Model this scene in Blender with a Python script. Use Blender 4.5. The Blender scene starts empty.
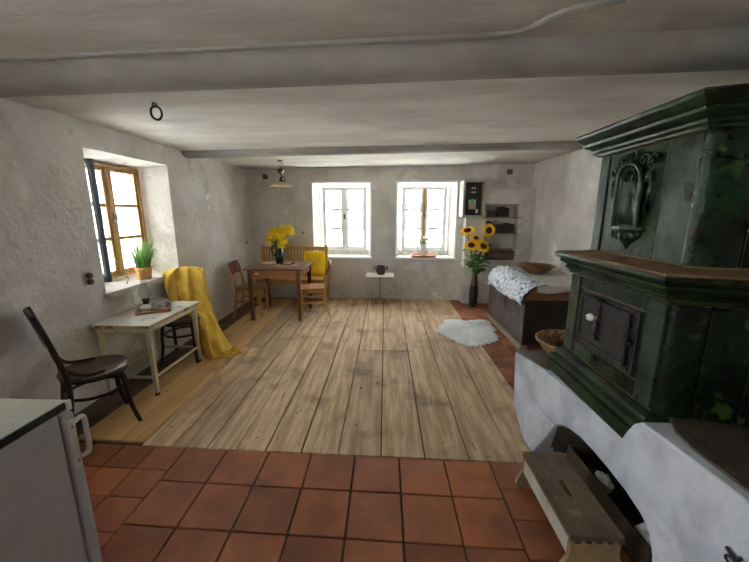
import bpy, bmesh, math, random
from mathutils import Vector, Matrix, noise
PI = math.pi
R = math.radians
rnd = random.Random(7)
SC = bpy.context.scene
COL = SC.collection

# ------------------------------------------------------------------ materials
def mat(name, c1, c2=None, scale=4, rough=.7, bump=0., bscale=30, metal=0., spec=.5, stretch=(1, 1, 1),
        lo=.35, hi=.65, c3=None, s3=1.5, lo3=.55, hi3=.75, rough2=None, coat=0., detail=6, tone=None,
        knots=None, bdist=.02, dist=0., trans=0.):
    m = bpy.data.materials.new(name)
    m.use_nodes = True
    nt = m.node_tree
    N, L = nt.nodes, nt.links
    b = N['Principled BSDF']
    b.inputs['Roughness'].default_value = rough
    b.inputs['Metallic'].default_value = metal
    b.inputs['Specular IOR Level'].default_value = spec
    b.inputs['Coat Weight'].default_value = coat
    b.inputs['Coat Roughness'].default_value = .12
    b.inputs['Transmission Weight'].default_value = trans
    def rgb(c): return (c[0], c[1], c[2], 1)
    if c2 is None:
        b.inputs['Base Color'].default_value = rgb(c1)
        c2 = c1
    tc = N.new('ShaderNodeTexCoord')
    mp = N.new('ShaderNodeMapping'); mp.inputs['Scale'].default_value = stretch
    L.new(tc.outputs['Object'], mp.inputs['Vector'])
    vec = mp.outputs['Vector']
    if tone:                                     # shift the pattern from one board / tile to the next
        at = N.new('ShaderNodeAttribute'); at.attribute_name = 'tone'
        sh = N.new('ShaderNodeVectorMath'); sh.operation = 'MULTIPLY_ADD'
        cmb = N.new('ShaderNodeCombineXYZ')
        for k in range(3): L.new(at.outputs['Fac'], cmb.inputs[k])
        sh.inputs[1].default_value = (37, 53, 71)
        L.new(cmb.outputs[0], sh.inputs[0]); L.new(vec, sh.inputs[2])
        vec = sh.outputs[0]
    def nz(s, d=detail, v=None, di=dist):
        n = N.new('ShaderNodeTexNoise')
        n.inputs['Scale'].default_value = s; n.inputs['Detail'].default_value = d
        n.inputs['Roughness'].default_value = .6; n.inputs['Distortion'].default_value = di
        L.new(v or vec, n.inputs['Vector']); return n.outputs['Fac']
    def ramp(f, a, c):
        r = N.new('ShaderNodeMapRange'); r.interpolation_type = 'SMOOTHSTEP'
        r.inputs['From Min'].default_value = a; r.inputs['From Max'].default_value = c
        L.new(f, r.inputs['Value']); return r.outputs['Result']
    def mix(f, a, c, mode='MIX'):
        x = N.new('ShaderNodeMix'); x.data_type = 'RGBA'; x.blend_type = mode
        if hasattr(f, 'is_linked') or not isinstance(f, (int, float)): L.new(f, x.inputs['Factor'])
        else: x.inputs['Factor'].default_value = f
        for s, q in ((6, a), (7, c)):
            if isinstance(q, tuple): x.inputs[s].default_value = rgb(q)
            else: L.new(q, x.inputs[s])
        return x.outputs[2]
    fac = ramp(nz(scale), lo, hi)
    col = mix(fac, c1, c2)
    if c3 is not None: col = mix(ramp(nz(s3, v=tc.outputs['Object']), lo3, hi3), col, c3)
    for kn in (knots or []):                     # (scale, threshold, colour, stretch): knots, nail heads, fine cracks
        m2 = N.new('ShaderNodeMapping'); m2.inputs['Scale'].default_value = kn[3] if len(kn) > 3 else (1, 1, 1)
        L.new(tc.outputs['Object'], m2.inputs['Vector'])
        col = mix(ramp(nz(kn[0], 3, m2.outputs['Vector']), kn[1], kn[1] + .05), col, kn[2])
    if tone:
        mr = N.new('ShaderNodeMapRange')
        mr.inputs['To Min'].default_value = tone[0]; mr.inputs['To Max'].default_value = tone[1]
        L.new(at.outputs['Fac'], mr.inputs['Value'])
        hv = N.new('ShaderNodeHueSaturation'); L.new(mr.outputs['Result'], hv.inputs['Value'])
        L.new(col, hv.inputs['Color']); col = hv.outputs['Color']
    L.new(col, b.inputs['Base Color'])
    if rough2 is not None:
        mr = N.new('ShaderNodeMapRange')
        mr.inputs['To Min'].default_value = rough; mr.inputs['To Max'].default_value = rough2
        L.new(nz(scale * 1.7), mr.inputs['Value']); L.new(mr.outputs['Result'], b.inputs['Roughness'])
    if bump:
        bp = N.new('ShaderNodeBump'); bp.inputs['Strength'].default_value = bump
        bp.inputs['Distance'].default_value = bdist
        L.new(nz(bscale), bp.inputs['Height']); L.new(bp.outputs['Normal'], b.inputs['Normal'])
    return m

def glass_mat(name, tint=(1, 1, 1), refl=.08, rough=.02):
    m = bpy.data.materials.new(name); m.use_nodes = True
    nt = m.node_tree; N, L = nt.nodes, nt.links
    N.remove(N['Principled BSDF'])
    t = N.new('ShaderNodeBsdfTransparent'); t.inputs['Color'].default_value = (*tint, 1)
    g = N.new('ShaderNodeBsdfGlossy'); g.inputs['Roughness'].default_value = rough
    lw = N.new('ShaderNodeLayerWeight'); lw.inputs['Blend'].default_value = .5
    pw = N.new('ShaderNodeMath'); pw.operation = 'POWER'; pw.inputs[1].default_value = 4.
    fr = N.new('ShaderNodeMath'); fr.operation = 'MULTIPLY_ADD'; fr.inputs[1].default_value = .45; fr.inputs[2].default_value = .035
    L.new(lw.outputs['Facing'], pw.inputs[0]); L.new(pw.outputs[0], fr.inputs[0])
    x = N.new('ShaderNodeMixShader')
    L.new(fr.outputs[0], x.inputs[0]); L.new(t.outputs[0], x.inputs[1]); L.new(g.outputs[0], x.inputs[2])
    L.new(x.outputs[0], N['Material Output'].inputs['Surface'])
    return m

M = {}
M['wall'] = mat('limewash', (.68, .652, .612), (.56, .535, .50), 2.2, .92, .5, 13, c3=(.40, .37, .325), s3=1.9, lo3=.55, hi3=.80, bdist=.045, spec=.12, knots=[(5, .64, (.55, .53, .50), (1, 1, 1)), (2.5, .63, (.75, .73, .70), (1, 1, 1))])
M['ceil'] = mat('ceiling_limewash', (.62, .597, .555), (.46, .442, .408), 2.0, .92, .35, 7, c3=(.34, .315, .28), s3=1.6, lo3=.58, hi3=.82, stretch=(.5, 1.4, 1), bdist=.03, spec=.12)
M['beam'] = mat('shaded_beam_plaster', (.33, .315, .288), (.23, .218, .198), 2.2, .92, .4, 8, c3=(.20, .18, .155), s3=1.6, lo3=.58, hi3=.8, stretch=(.5, 1.4, 1), bdist=.03, spec=.12)  # ceiling limewash darkened: shade of beams and rib put into the colour
M['reveal'] = M['wall']
M['plinth'] = mat('plinth_limewash', (.60, .625, .68), (.40, .42, .475), 4.0, .85, .5, 14, c3=(.30, .31, .34), s3=5, lo3=.56, hi3=.8, bdist=.02, spec=.2)
DK = (.075, .045, .026)
M['boards'] = mat('old_floor_boards', (.62, .45, .285), (.385, .262, .155), 2.4, .62, .5, 12, stretch=(9, .7, 1), c3=(.21, .14, .088), s3=2.2, lo3=.5, hi3=.72, tone=(.80, 1.15),
    knots=[(11, .67, DK, (1, 1, 1)), (26, .685, DK, (1, 1, 1)), (3, .655, (.16, .10, .06), (14, .8, 1)), (5, .69, (.05, .03, .02), (22, 1.1, 1))], rough2=.85, spec=.3, bdist=.012)
M['newboards'] = mat('pale_floor_boards', (.64, .40, .175), (.48, .28, .11), 1.6, .5, .3, 9, stretch=(7, .5, 1), c3=(.34, .19, .075), s3=2.6, lo3=.56, hi3=.72, tone=(.85, 1.12),
    knots=[(9, .68, (.10, .05, .022), (1, 1, 1)), (3, .68, (.22, .12, .05), (16, .6, 1))], spec=.4, bdist=.008)
M['tile'] = mat('terracotta', (.31, .098, .034), (.20, .062, .023), 3.5, .5, .3, 22, c3=(.11, .045, .028), s3=2.2, lo3=.56, hi3=.74, tone=(.72, 1.22), rough2=.75, spec=.4, bdist=.01)
M['grout'] = mat('dark_grout', (.035, .026, .02), (.055, .04, .03), 9, .95)
M['darkwood'] = mat('dark_bentwood', (.020, .011, .007), (.034, .017, .009), 5, .36, .1, 30, spec=.35)
M['seatwood'] = mat('worn_seat', (.13, .06, .024), (.07, .034, .016), 5, .35, .1, 30, stretch=(1, 4, 1), spec=.5)
M['lightwood'] = mat('honey_beech', (.58, .325, .095), (.42, .21, .055), 4, .42, .1, 30, stretch=(2, 2, .4), spec=.45)
M['seatply'] = mat('ply_seat', (.42, .19, .07), (.30, .125, .045), 3, .35, .05, 20, stretch=(1, 5, 1), spec=.5)
M['redwood'] = mat('mahogany_back', (.12, .025, .016), (.07, .014, .010), 4, .25, .05, 20, spec=.6)
M['tablewood'] = mat('brown_table', (.16, .055, .022), (.09, .031, .013), 4, .38, .08, 25, stretch=(.5, 4, 4), spec=.5)
M['tabletop'] = mat('brown_table_top', (.15, .058, .034), (.09, .034, .021), 3, .3, .05, 25, stretch=(.5, 5, 1), spec=.55)
M['drawer'] = mat('warm_apron', (.33, .145, .05), (.24, .10, .035), 3, .4, .05, 25, stretch=(.5, 4, 4))
M['benchwood'] = mat('bench_pine', (.56, .34, .095), (.42, .24, .06), 3, .45, .08, 25, stretch=(.5, 3, 3))
M['yellowcloth'] = mat('mustard_wool', (.70, .465, .085), (.58, .37, .055), 12, .95, .5, 140, spec=.1, bdist=.004)
M['cushion'] = mat('yellow_plush', (.95, .70, .045), (.84, .56, .02), 9, .95, .6, 90, spec=.1, bdist=.008)
M['creampaint'] = mat('cream_paint', (.66, .585, .40), (.56, .48, .31), 6, .45, .1, 30, c3=(.25, .17, .09), s3=7, lo3=.66, hi3=.74)
M['enamel'] = mat('chipped_enamel', (.74, .725, .66), (.62, .60, .53), 4, .25, .05, 30, c3=(.30, .30, .33), s3=5, lo3=.60, hi3=.68, spec=.5)
M['edgewood'] = mat('worn_edge', (.48, .38, .22), (.16, .085, .045), 9, .6, .1, 40, lo=.5, hi=.6)
M['rubber'] = mat('black_rubber', (.02, .018, .016), rough=.7)
M['fridge'] = mat('off_white_lacquer', (.42, .43, .445), (.365, .375, .39), 5, .38, .05, 60, spec=.4)
M['fridgetop'] = mat('beige_laminate', (.40, .40, .335), (.33, .33, .275), 60, .5, .05, 200)
M['black'] = mat('black_edge', (.012, .012, .013), rough=.4)
M['iron'] = mat('wrought_iron', (.022, .020, .021), (.040, .035, .035), 12, .48, .35, 40, metal=.35, bdist=.006)
GB = [(6, .58, (.030, .058, .014), (1, 1, 1)), (17, .66, (.034, .046, .014), (1, 1, .6)), (11, .60, (.009, .006, .003), (1, 1, .8)), (44, .69, (.10, .10, .06), (1, 1, 1))]
M['green'] = mat('green_glaze', (.003, .014, .007), (.010, .030, .010), 5, .17, .45, 10, c3=(.004, .005, .003), s3=4, lo3=.42, hi3=.62, rough2=.42, spec=.22, bdist=.022, knots=GB)
M['green2'] = mat('green_glaze_worn', (.006, .021, .011), (.020, .036, .009), 6, .2, .45, 14, c3=(.008, .007, .004), s3=5, lo3=.46, hi3=.62, rough2=.5, spec=.22, bdist=.02, knots=GB[1:])
M['grey_green'] = mat('grey_green_glaze', (.042, .064, .046), (.020, .040, .018), 5, .2, .45, 10, c3=(.007, .010, .006), s3=4, lo3=.46, hi3=.66, rough2=.45, spec=.28, bdist=.022, knots=GB[1:])
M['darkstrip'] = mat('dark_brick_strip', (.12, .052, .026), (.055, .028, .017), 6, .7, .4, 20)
M['joint'] = mat('dark_joint', (.17, .10, .05), (.08, .048, .025), 14, .9, .3, 30)
M['clay'] = mat('clay_joint', (.26, .15, .072), (.16, .088, .04), 8, .9, .4, 30)
M['lining'] = mat('brown_plaster', (.17, .135, .095), (.095, .075, .055), 5, .95, .3, 16)  # brown plaster, darker than the outer masonry face
M['slab'] = mat('dark_stone_slab', (.075, .055, .040), (.040, .030, .024), 6, .5, .5, 14, c3=(.13, .095, .065), s3=9, lo3=.58, hi3=.7, stretch=(1, .5, 1))
M['slab2'] = mat('grey_brown_slab', (.13, .10, .08), (.085, .066, .052), 6, .6, .4, 18)
M['porcelain'] = mat('white_porcelain', (.85, .82, .74), rough=.15)
M['white'] = mat('white_paint', (.86, .87, .86), (.80, .81, .80), 6, .5, .15, 30)
M['oldwhite'] = mat('weathered_white', (.62, .60, .55), (.48, .45, .40), 7, .6, .2, 30, c3=(.18, .14, .10), s3=9, lo3=.6, hi3=.72)
M['windowwood'] = mat('bare_window_wood', (.44, .24, .085), (.27, .14, .05), 6, .6, .3, 25, stretch=(3, 3, .5), c3=(.60, .50, .36), s3=9, lo3=.62, hi3=.7)
M['casement'] = mat('blue_grey_casement', (.10, .12, .14), (.055, .065, .075), 6, .5, .2, 30)
M['glass'] = glass_mat('window_glass', (.97, .985, .98))
M['lampglass'] = glass_mat('lamp_glass', (.93, .95, .95), rough=.03)
M['fur'] = mat('white_fleece', (.97, .97, .975), (.93, .935, .945), 14, .95, .3, 60, spec=.1)
M['chestfront'] = mat('worn_chest_front', (.105, .075, .064), (.05, .034, .036), 5, .6, .4, 12, c3=(.24, .18, .12), s3=5, lo3=.60, hi3=.72, stretch=(1, 1, .6))
M['chestend'] = mat('black_chest_end', (.018, .012, .010), (.034, .021, .014), 5, .55, .3, 14, c3=(.45, .41, .35), s3=32, lo3=.685, hi3=.71)
M['chestlid'] = mat('brown_lid', (.24, .105, .036), (.15, .062, .022), 4, .45, .1, 20, stretch=(.6, 4, 4))
M['cream'] = mat('cream_linen', (.60, .575, .52), (.50, .475, .42), 5, .9, .25, 60, spec=.1)
M['foil'] = mat('printed_white_cloth', (.74, .78, .86), (.14, .19, .30), 8, .3, .5, 16, lo=.46, hi=.60, c3=(.84, .87, .92), s3=9, lo3=.5, hi3=.62, dist=2.5, spec=.6)
M['bowlwood'] = mat('dough_bowl_wood', (.20, .095, .038), (.12, .055, .024), 5, .45, .1, 25, stretch=(1, 4, 4))
M['wicker'] = mat('wicker', (.34, .20, .085), (.15, .08, .034), 30, .7, .5, 60)
M['brown'] = mat('brown_vase_wood', (.20, .085, .035), (.12, .046, .02), 5, .38, .1, 20, stretch=(2, 2, .5))
M['bark'] = mat('dark_vase_bark', (.028, .016, .011), (.16, .072, .03), 9, .5, .5, 20, lo=.55, hi=.66)
M['stem'] = mat('flower_stem', (.10, .20, .03), (.07, .14, .02), 9, .6)
M['leaf'] = mat('flower_leaf', (.055, .15, .02), (.10, .22, .03), 8, .55)
M['lightleaf'] = mat('tulip_leaf', (.22, .42, .06), (.14, .30, .04), 8, .5)
M['grass'] = mat('chive_green', (.09, .24, .03), (.17, .36, .05), 8, .5)
M['petal'] = mat('sunflower_petal', (.92, .56, .012), (.85, .44, .006), 9, .7)
M['disc'] = mat('sunflower_disc', (.035, .014, .006), (.075, .03, .01), 60, .9, .5, 120)
M['mum'] = mat('yellow_mum', (.95, .80, .03), (.88, .66, .015), 14, .8)
M['tulip'] = mat('white_tulip', (.86, .83, .78), (.80, .68, .60), 8, .6)
M['jug'] = mat('dark_jug', (.014, .012, .014), (.03, .024, .024), 7, .2, spec=.6)
M['pottery'] = mat('brown_pottery', (.045, .022, .015), (.075, .034, .02), 6, .3)
M['greypot'] = mat('grey_stoneware', (.40, .40, .41), (.32, .32, .335), 8, .35)
M['terracotta_pot'] = mat('ochre_pot', (.50, .24, .06), (.40, .17, .04), 7, .6)
M['traywood'] = mat('red_brown_tray', (.30, .11, .035), (.20, .066, .022), 5, .4, stretch=(.6, 4, 1))
M['traylight'] = mat('orange_tray', (.46, .20, .055), (.36, .14, .035), 5, .4)
M['straw'] = mat('straw_mat', (.66, .50, .24), (.52, .37, .15), 30, .8, .4, 80)
M['doily'] = mat('white_crochet', (.72, .66, .52), (.58, .50, .36), 30, .9, .4, 90)
M['brass'] = mat('aged_brass', (.36, .24, .09), (.22, .14, .05), 7, .35, metal=.85)
M['chrome'] = mat('dull_steel', (.42, .40, .37), (.30, .28, .26), 8, .35, metal=.7)
M['shade'] = mat('lamp_enamel', (.55, .42, .22), (.46, .33, .15), 6, .3)
M['whiteceramic'] = mat('white_ceramic', (.80, .80, .78), rough=.2)
M['bakelite'] = mat('brown_bakelite', (.05, .026, .014), (.07, .035, .02), 5, .35)
M['beigeplastic'] = mat('beige_switch', (.50, .45, .36), (.40, .35, .27), 6, .4)
M['paperw'] = mat('sheet_paper', (.55, .52, .50), (.30, .27, .27), 60, .8, lo=.52, hi=.56, stretch=(.4, 1, 3))
M['paperr'] = mat('tan_paper', (.48, .36, .28), (.30, .20, .15), 50, .8, lo=.54, hi=.58, stretch=(.4, 1, 3))
M['sticker'] = mat('green_sticker', (.05, .55, .10), (.03, .42, .07), 30, .6)
M['crumple'] = mat('crumpled_paper', (.60, .60, .62), (.42, .42, .44), 9, .7, .4, 30)
M['stooltop'] = mat('worn_stool_top', (.135, .088, .052), (.075, .048, .030), 7, .5, .4, 14, c3=(.20, .14, .085), s3=9, lo3=.58, hi3=.7)
M['stoolend'] = mat('yellowed_stool_board', (.30, .215, .105), (.20, .135, .06), 6, .6, .3, 20)
M['stoolpaint'] = mat('white_stool_apron', (.50, .47, .40), (.38, .35, .29), 7, .6)
M['bookdark'] = mat('dark_book_cover', (.030, .020, .018), (.05, .03, .025), 9, .5)
M['bookred'] = mat('oxblood_book_cover', (.075, .03, .024), (.045, .02, .018), 9, .5)
M['bookbrown'] = mat('brown_book_cover', (.16, .11, .07), (.10, .065, .04), 9, .6)
M['pages'] = mat('book_pages', (.34, .30, .235), (.24, .21, .16), 40, .9, stretch=(1, 1, 6))
M['shelfwood'] = mat('niche_shelf_wood', (.30, .25, .17), (.22, .18, .115), 5, .6, stretch=(.5, 4, 4))
M['facade'] = mat('pale_render', (.82, .82, .80), (.76, .76, .75), 1, .9)
M['farglass'] = mat('far_window_glass', (.022, .026, .030), rough=.6, spec=.05)
M['gravel'] = mat('pale_gravel', (.62, .62, .60), (.54, .54, .525), 6, .95)
M['shrubgreen'] = mat('shrub_leaves', (.08, .14, .05), (.13, .2, .08), 6, .8)

# ------------------------------------------------------------------ mesh builder
class MB:
    def __init__(s): s.v, s.f, s.t = [], [], []
    def add(s, vs, fs, tone=0.):
        n = len(s.v); s.v += [tuple(p) for p in vs]
        for q in fs: s.f.append([i + n for i in q]); s.t.append(tone)
        return s
    def box(s, x0, x1, y0, y1, z0, z1, tone=0., mtx=None):
        x0, x1 = min(x0, x1), max(x0, x1); y0, y1 = min(y0, y1), max(y0, y1); z0, z1 = min(z0, z1), max(z0, z1)
        vs = [(x0, y0, z0), (x1, y0, z0), (x1, y1, z0), (x0, y1, z0), (x0, y0, z1), (x1, y0, z1), (x1, y1, z1), (x0, y1, z1)]
        if mtx: vs = [mtx @ Vector(p) for p in vs]
        return s.add(vs, [(0, 3, 2, 1), (4, 5, 6, 7), (0, 1, 5, 4), (1, 2, 6, 5), (2, 3, 7, 6), (3, 0, 4, 7)], tone)
    def hexa(s, b, t, tone=0.):
        """eight corners: four below, four above, both counter-clockwise from above"""
        return s.add(list(b) + list(t), [(3, 2, 1, 0), (4, 5, 6, 7), (0, 1, 5, 4), (1, 2, 6, 5), (2, 3, 7, 6), (3, 0, 4, 7)], tone)
    def tube(s, pts, r, seg=10, closed=False, flat=1.):
        P = [Vector(p) for p in pts]; n = len(P)
        rr = r if isinstance(r, (list, tuple)) else [r] * n
        vs, fs = [], []
        up = None
        for i in range(n):
            if closed: t = P[(i + 1) % n] - P[i - 1]
            else: t = P[min(i + 1, n - 1)] - P[max(i - 1, 0)]
            t.normalize()
            if up is None:
                a = Vector((0, 0, 1)) if abs(t.z) < .9 else Vector((1, 0, 0))
                up = (a - t * a.dot(t)).normalized()
            else:
                up = (up - t * up.dot(t)).normalized()
            w = t.cross(up)
            for k in range(seg):
                a = 2 * PI * k / seg
                vs.append(P[i] + up * (math.cos(a) * rr[i]) + w * (math.sin(a) * rr[i] * flat))
        m = n if closed else n - 1
        for i in range(m):
            for k in range(seg):
                a = i * seg + k; b = i * seg + (k + 1) % seg
                j = (i + 1) % n
                fs.append((a, b, j * seg + (k + 1) % seg, j * seg + k))
        if not closed:
            fs.append(tuple(reversed(range(seg)))); fs.append(tuple(range((n - 1) * seg, n * seg)))
        return s.add(vs, fs)
    def lathe(s, prof, seg=24, c=(0, 0, 0), sx=1., sy=1., mtx=None, a0=0, a1=2 * PI):
        vs, fs = [], []
        full = abs(a1 - a0 - 2 * PI) < 1e-6
        k_n = seg if full else seg + 1
        for r, z in prof:
            for k in range(k_n):
                a = a0 + (a1 - a0) * k / seg
                vs.append(Vector((c[0] + r * math.cos(a) * sx, c[1] + r * math.sin(a) * sy, c[2] + z)))
        if mtx: vs = [mtx @ p for p in vs]
        for i in range(len(prof) - 1):
            for k in range(seg):
                k2 = (k + 1) % k_n
                fs.append((i * k_n + k, i * k_n + k2, (i + 1) * k_n + k2, (i + 1) * k_n + k))
        if prof[0][0] > 1e-5: fs.append(tuple(reversed(range(k_n))))
        if prof[-1][0] > 1e-5: fs.append(tuple(range((len(prof) - 1) * k_n, len(prof) * k_n)))
        return s.add(vs, fs)
    def prism(s, poly, fn0, fn1):
        """poly of 2d points; fn0/fn1 turn a 2d point into the two 3d end faces"""
        n = len(poly)
        vs = [fn0(p) for p in poly] + [fn1(p) for p in poly]
        fs = [tuple(reversed(range(n))), tuple(range(n, 2 * n))]
        fs += [(i, (i + 1) % n, n + (i + 1) % n, n + i) for i in range(n)]
        return s.add(vs, fs)
    def grid(s, rows, closed_u=False):
        n, m = len(rows), len(rows[0])
        vs = [p for r in rows for p in r]
        fs = []
        for i in range(n - 1):
            for j in range(m if closed_u else m - 1):
                j2 = (j + 1) % m
                fs.append((i * m + j, i * m + j2, (i + 1) * m + j2, (i + 1) * m + j))
        return s.add(vs, fs)
    def ball(s, c, r, seg=14, rings=8, sc=(1, 1, 1), wob=0.):
        prof = []
        vs, fs = [], []
        for i in range(rings + 1):
            th = PI * i / rings
            for k in range(seg):
                a = 2 * PI * k / seg
                d = Vector((math.sin(th) * math.cos(a), math.sin(th) * math.sin(a), math.cos(th)))
                q = r * (1 + wob * noise.noise(d * 2.3 + Vector(c) * 9))
                vs.append((c[0] + d.x * q * sc[0], c[1] + d.y * q * sc[1], c[2] + d.z * q * sc[2]))
        for i in range(rings):
            for k in range(seg):
                k2 = (k + 1) % seg
                fs.append((i * seg + k, (i + 1) * seg + k, (i + 1) * seg + k2, i * seg + k2))
        return s.add(vs, fs)
    def build(s, name, m, parent=None, bevel=0., bseg=2, w=False, solid=0., sub=0, angle=38, skew=False, tri=False):
        off = Vector((0, 0, 0))
        if w and parent is not None:
            q = parent
            while q is not None: off += q.location; q = q.parent
        vs = s.v
        if skew: vs = [(p[0], p[1] - .035 * p[0], p[2]) for p in vs]
        me = bpy.data.meshes.new(name)
        me.from_pydata([Vector(p) - off for p in vs], [], s.f)
        me.update()
        if any(s.t):
            a = me.attributes.new('tone', 'FLOAT', 'FACE')
            for i, t in enumerate(s.t): a.data[i].value = t
        bm = bmesh.new(); bm.from_mesh(me)
        bmesh.ops.remove_doubles(bm, verts=bm.verts, dist=1e-5)
        big = [f for f in bm.faces if len(f.verts) > 4]
        if big: bmesh.ops.triangulate(bm, faces=big)
        bmesh.ops.recalc_face_normals(bm, faces=bm.faces)
        bm.to_mesh(me); bm.free()
        for p in me.polygons: p.use_smooth = True
        me.set_sharp_from_angle(angle=R(angle))
        me.materials.append(M[m] if isinstance(m, str) else m)
        o = bpy.data.objects.new(name, me); COL.objects.link(o)
        if parent is not None: o.parent = parent
        if bevel:
            b = o.modifiers.new('edge', 'BEVEL'); b.width = bevel; b.segments = bseg
            b.limit_method = 'ANGLE'; b.angle_limit = R(40); b.harden_normals = True
        if solid:
            q = o.modifiers.new('thickness', 'SOLIDIFY'); q.thickness = solid; q.offset = 0
        if sub:
            q = o.modifiers.new('smooth', 'SUBSURF'); q.levels = sub; q.render_levels = sub
        return o

def tag(o, label, cat, group=None):
    o['label'] = label; o['category'] = cat
    if group: o['group'] = group
    return o
def thing(name, label, cat, loc=(0, 0, 0), rz=0., group=None):
    o = bpy.data.objects.new(name, None); COL.objects.link(o)
    o.empty_display_size = .1
    o.location = loc; o.rotation_euler = (0, 0, rz)
    return tag(o, label, cat, group)
def struct(o):
    o['kind'] = 'structure'; return o
def root(name, loc=(0, 0, 0)):
    o = bpy.data.objects.new(name, None); COL.objects.link(o); o.location = loc
    return struct(o)
def dup(src, loc, rz, label, group=None):
    r = src.copy(); COL.objects.link(r); r.location = loc; r.rotation_euler = (0, 0, rz)
    r['label'] = label
    if group: r['group'] = group
    for ch in list(src.children):
        c = ch.copy(); COL.objects.link(c); c.parent = r
        for g in list(ch.children):
            d = g.copy(); COL.objects.link(d); d.parent = c
    return r
def cr(pts, n=6, closed=False):
    """Catmull-Rom through points"""
    P = [Vector(p) for p in pts]; out = []
    m = len(P)
    for i in range(m if closed else m - 1):
        if closed: a, b, c, d = P[i - 1], P[i], P[(i + 1) % m], P[(i + 2) % m]
        else: a, b, c, d = P[max(i - 1, 0)], P[i], P[i + 1], P[min(i + 2, m - 1)]
        for k in range(n):
            t = k / n
            out.append(.5 * ((2 * b) + (c - a) * t + (2 * a - 5 * b + 4 * c - d) * t * t + (3 * b - a - 3 * c + d) * t ** 3))
    if not closed: out.append(P[-1])
    return out

# ------------------------------------------------------------------ room shell
XL, XR, YB, YR = -2.42, 2.44, 5.955, -1.6
HC = 2.29                                                # ceiling height in the middle; it rises a little to the right
TILT = .0115
SK = lambda x, y: y - .035 * x

def wall_cells(mb, P, us, zs, holes):
    for i in range(len(us) - 1):
        for j in range(len(zs) - 1):
            uc, zc = (us[i] + us[i + 1]) / 2, (zs[j] + zs[j + 1]) / 2
            if any(h[0] < uc < h[1] and h[2] < zc < h[3] for h in holes): continue
            mb.add([P(us[i], zs[j]), P(us[i + 1], zs[j]), P(us[i + 1], zs[j + 1]), P(us[i], zs[j + 1])], [(0, 1, 2, 3)])
def cuts(lo, hi, marks, step=.35):
    c = sorted({lo, hi, *marks}); out = [c[0]]
    for a, b in zip(c, c[1:]):
        n = max(1, int((b - a) / step))
        out += [a + (b - a) * k / n for k in range(1, n + 1)]
    return out
def solid_wall(name, P, u0, u1, z0, z1, openings, depth):
    """P(u, z, d): d is distance outwards. openings: (inside rect, rect at the frame)"""
    mb = MB()
    a = [o[0] for o in openings]; b = [o[1] for o in openings]
    wall_cells(mb, lambda u, z: P(u, z, 0), cuts(u0, u1, [q for h in a for q in h[:2]]), cuts(z0, z1, [q for h in a for q in h[2:]]), a)
    wall_cells(mb, lambda u, z: P(u, z, depth), cuts(u0, u1, [q for h in b for q in h[:2]], 2), cuts(z0, z1, [q for h in b for q in h[2:]], 2), b)
    for h, k in zip(a, b):
        A = [(h[0], h[2]), (h[1], h[2]), (h[1], h[3]), (h[0], h[3])]
        B = [(k[0], k[2]), (k[1], k[2]), (k[1], k[3]), (k[0], k[3])]
        for i in range(4):
            j = (i + 1) % 4
            mb.add([P(*A[i], 0), P(*A[j], 0), P(*B[j], depth), P(*B[i], depth)], [(0, 1, 2, 3)])
    mb.add([P(u0, z0, 0), P(u1, z0, 0), P(u1, z0, depth), P(u0, z0, depth)], [(0, 1, 2, 3)])
    mb.add([P(u0, z1, 0), P(u1, z1, 0), P(u1, z1, depth), P(u0, z1, depth)], [(0, 1, 2, 3)])
    for u in (u0, u1):
        mb.add([P(u, z0, 0), P(u, z1, 0), P(u, z1, depth), P(u, z0, depth)], [(0, 1, 2, 3)])
    return struct(mb.build(name, 'wall', angle=25))

DB, DL = .36, .36
openL = ((-1.285, -.25, .745, 2.06), (-1.16, -.335, .80, 2.0))
openR = ((.185, 1.215, .745, 2.06), (.29, 1.10, .80, 2.0))
solid_wall('wall_back', lambda u, z, d: (u, SK(u, YB) + d, z), XL - .4, XR + .3, -.1, 2.5, [openL, openR], DB)
open3 = ((2.76, 3.82, .86, 2.06), (2.86, 3.70, .90, 2.0))
open4 = ((-.75, .45, .86, 2.06), (-.65, .35, .90, 2.0))
solid_wall('wall_left', lambda u, z, d: (XL - d, u, z), YR, 6.05, -.1, 2.5, [open3, open4], DL)
solid_wall('wall_right', lambda u, z, d: (XR + d, u, z), YR, 6.1, -.1, 2.5, [], .3)
openB = ((-1.5, -.8, .80, 1.98), (-1.4, -.9, .86, 1.92))
solid_wall('wall_rear', lambda u, z, d: (u, YR - d, z), XL - .4, XR + .3, -.1, 2.5, [openB], .3)

# ceiling: one slab with a plank step, plus two plastered beams
mb = MB()
def cz(x, base): return base + TILT * x
ys = [YR - .1, 1.2, 1.64, 1.9, 2.36, 2.42, 3.2, 4.1, 5.0, 6.2]
hs = [HC, HC, HC, HC, HC - .012, HC + .008, HC, HC, HC + .01, HC + .02]
xs = [XL - .2 + (XR - XL + .4) * k / 24 for k in range(25)]
rows = []
for y, h in zip(ys, hs):
    rows.append([(x, SK(x, y) + .01 * math.sin(x * 2.1), cz(x, h) + .008 * noise.noise(Vector((x * 1.3, y, 0)))) for x in xs])
mb.grid(rows)
mb.grid([[(p[0], p[1], 2.62) for p in r] for r in rows])
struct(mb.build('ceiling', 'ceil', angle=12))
def beam(name, prof):
    mb = MB()
    rows = []
    for x in xs:
        wob = .012 * noise.noise(Vector((x * 1.1, prof[0][0], 3)))
        rows.append([(x, SK(x, y) + wob, cz(x, z) + wob * .7) for y, z in prof])
    mb.grid(rows)
    mb.add([rows[0][i] for i in range(len(prof))], [tuple(range(len(prof)))])
    mb.add([rows[-1][i] for i in range(len(prof))], [tuple(range(len(prof)))])
    return struct(mb.build(name, 'beam', angle=50))
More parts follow.
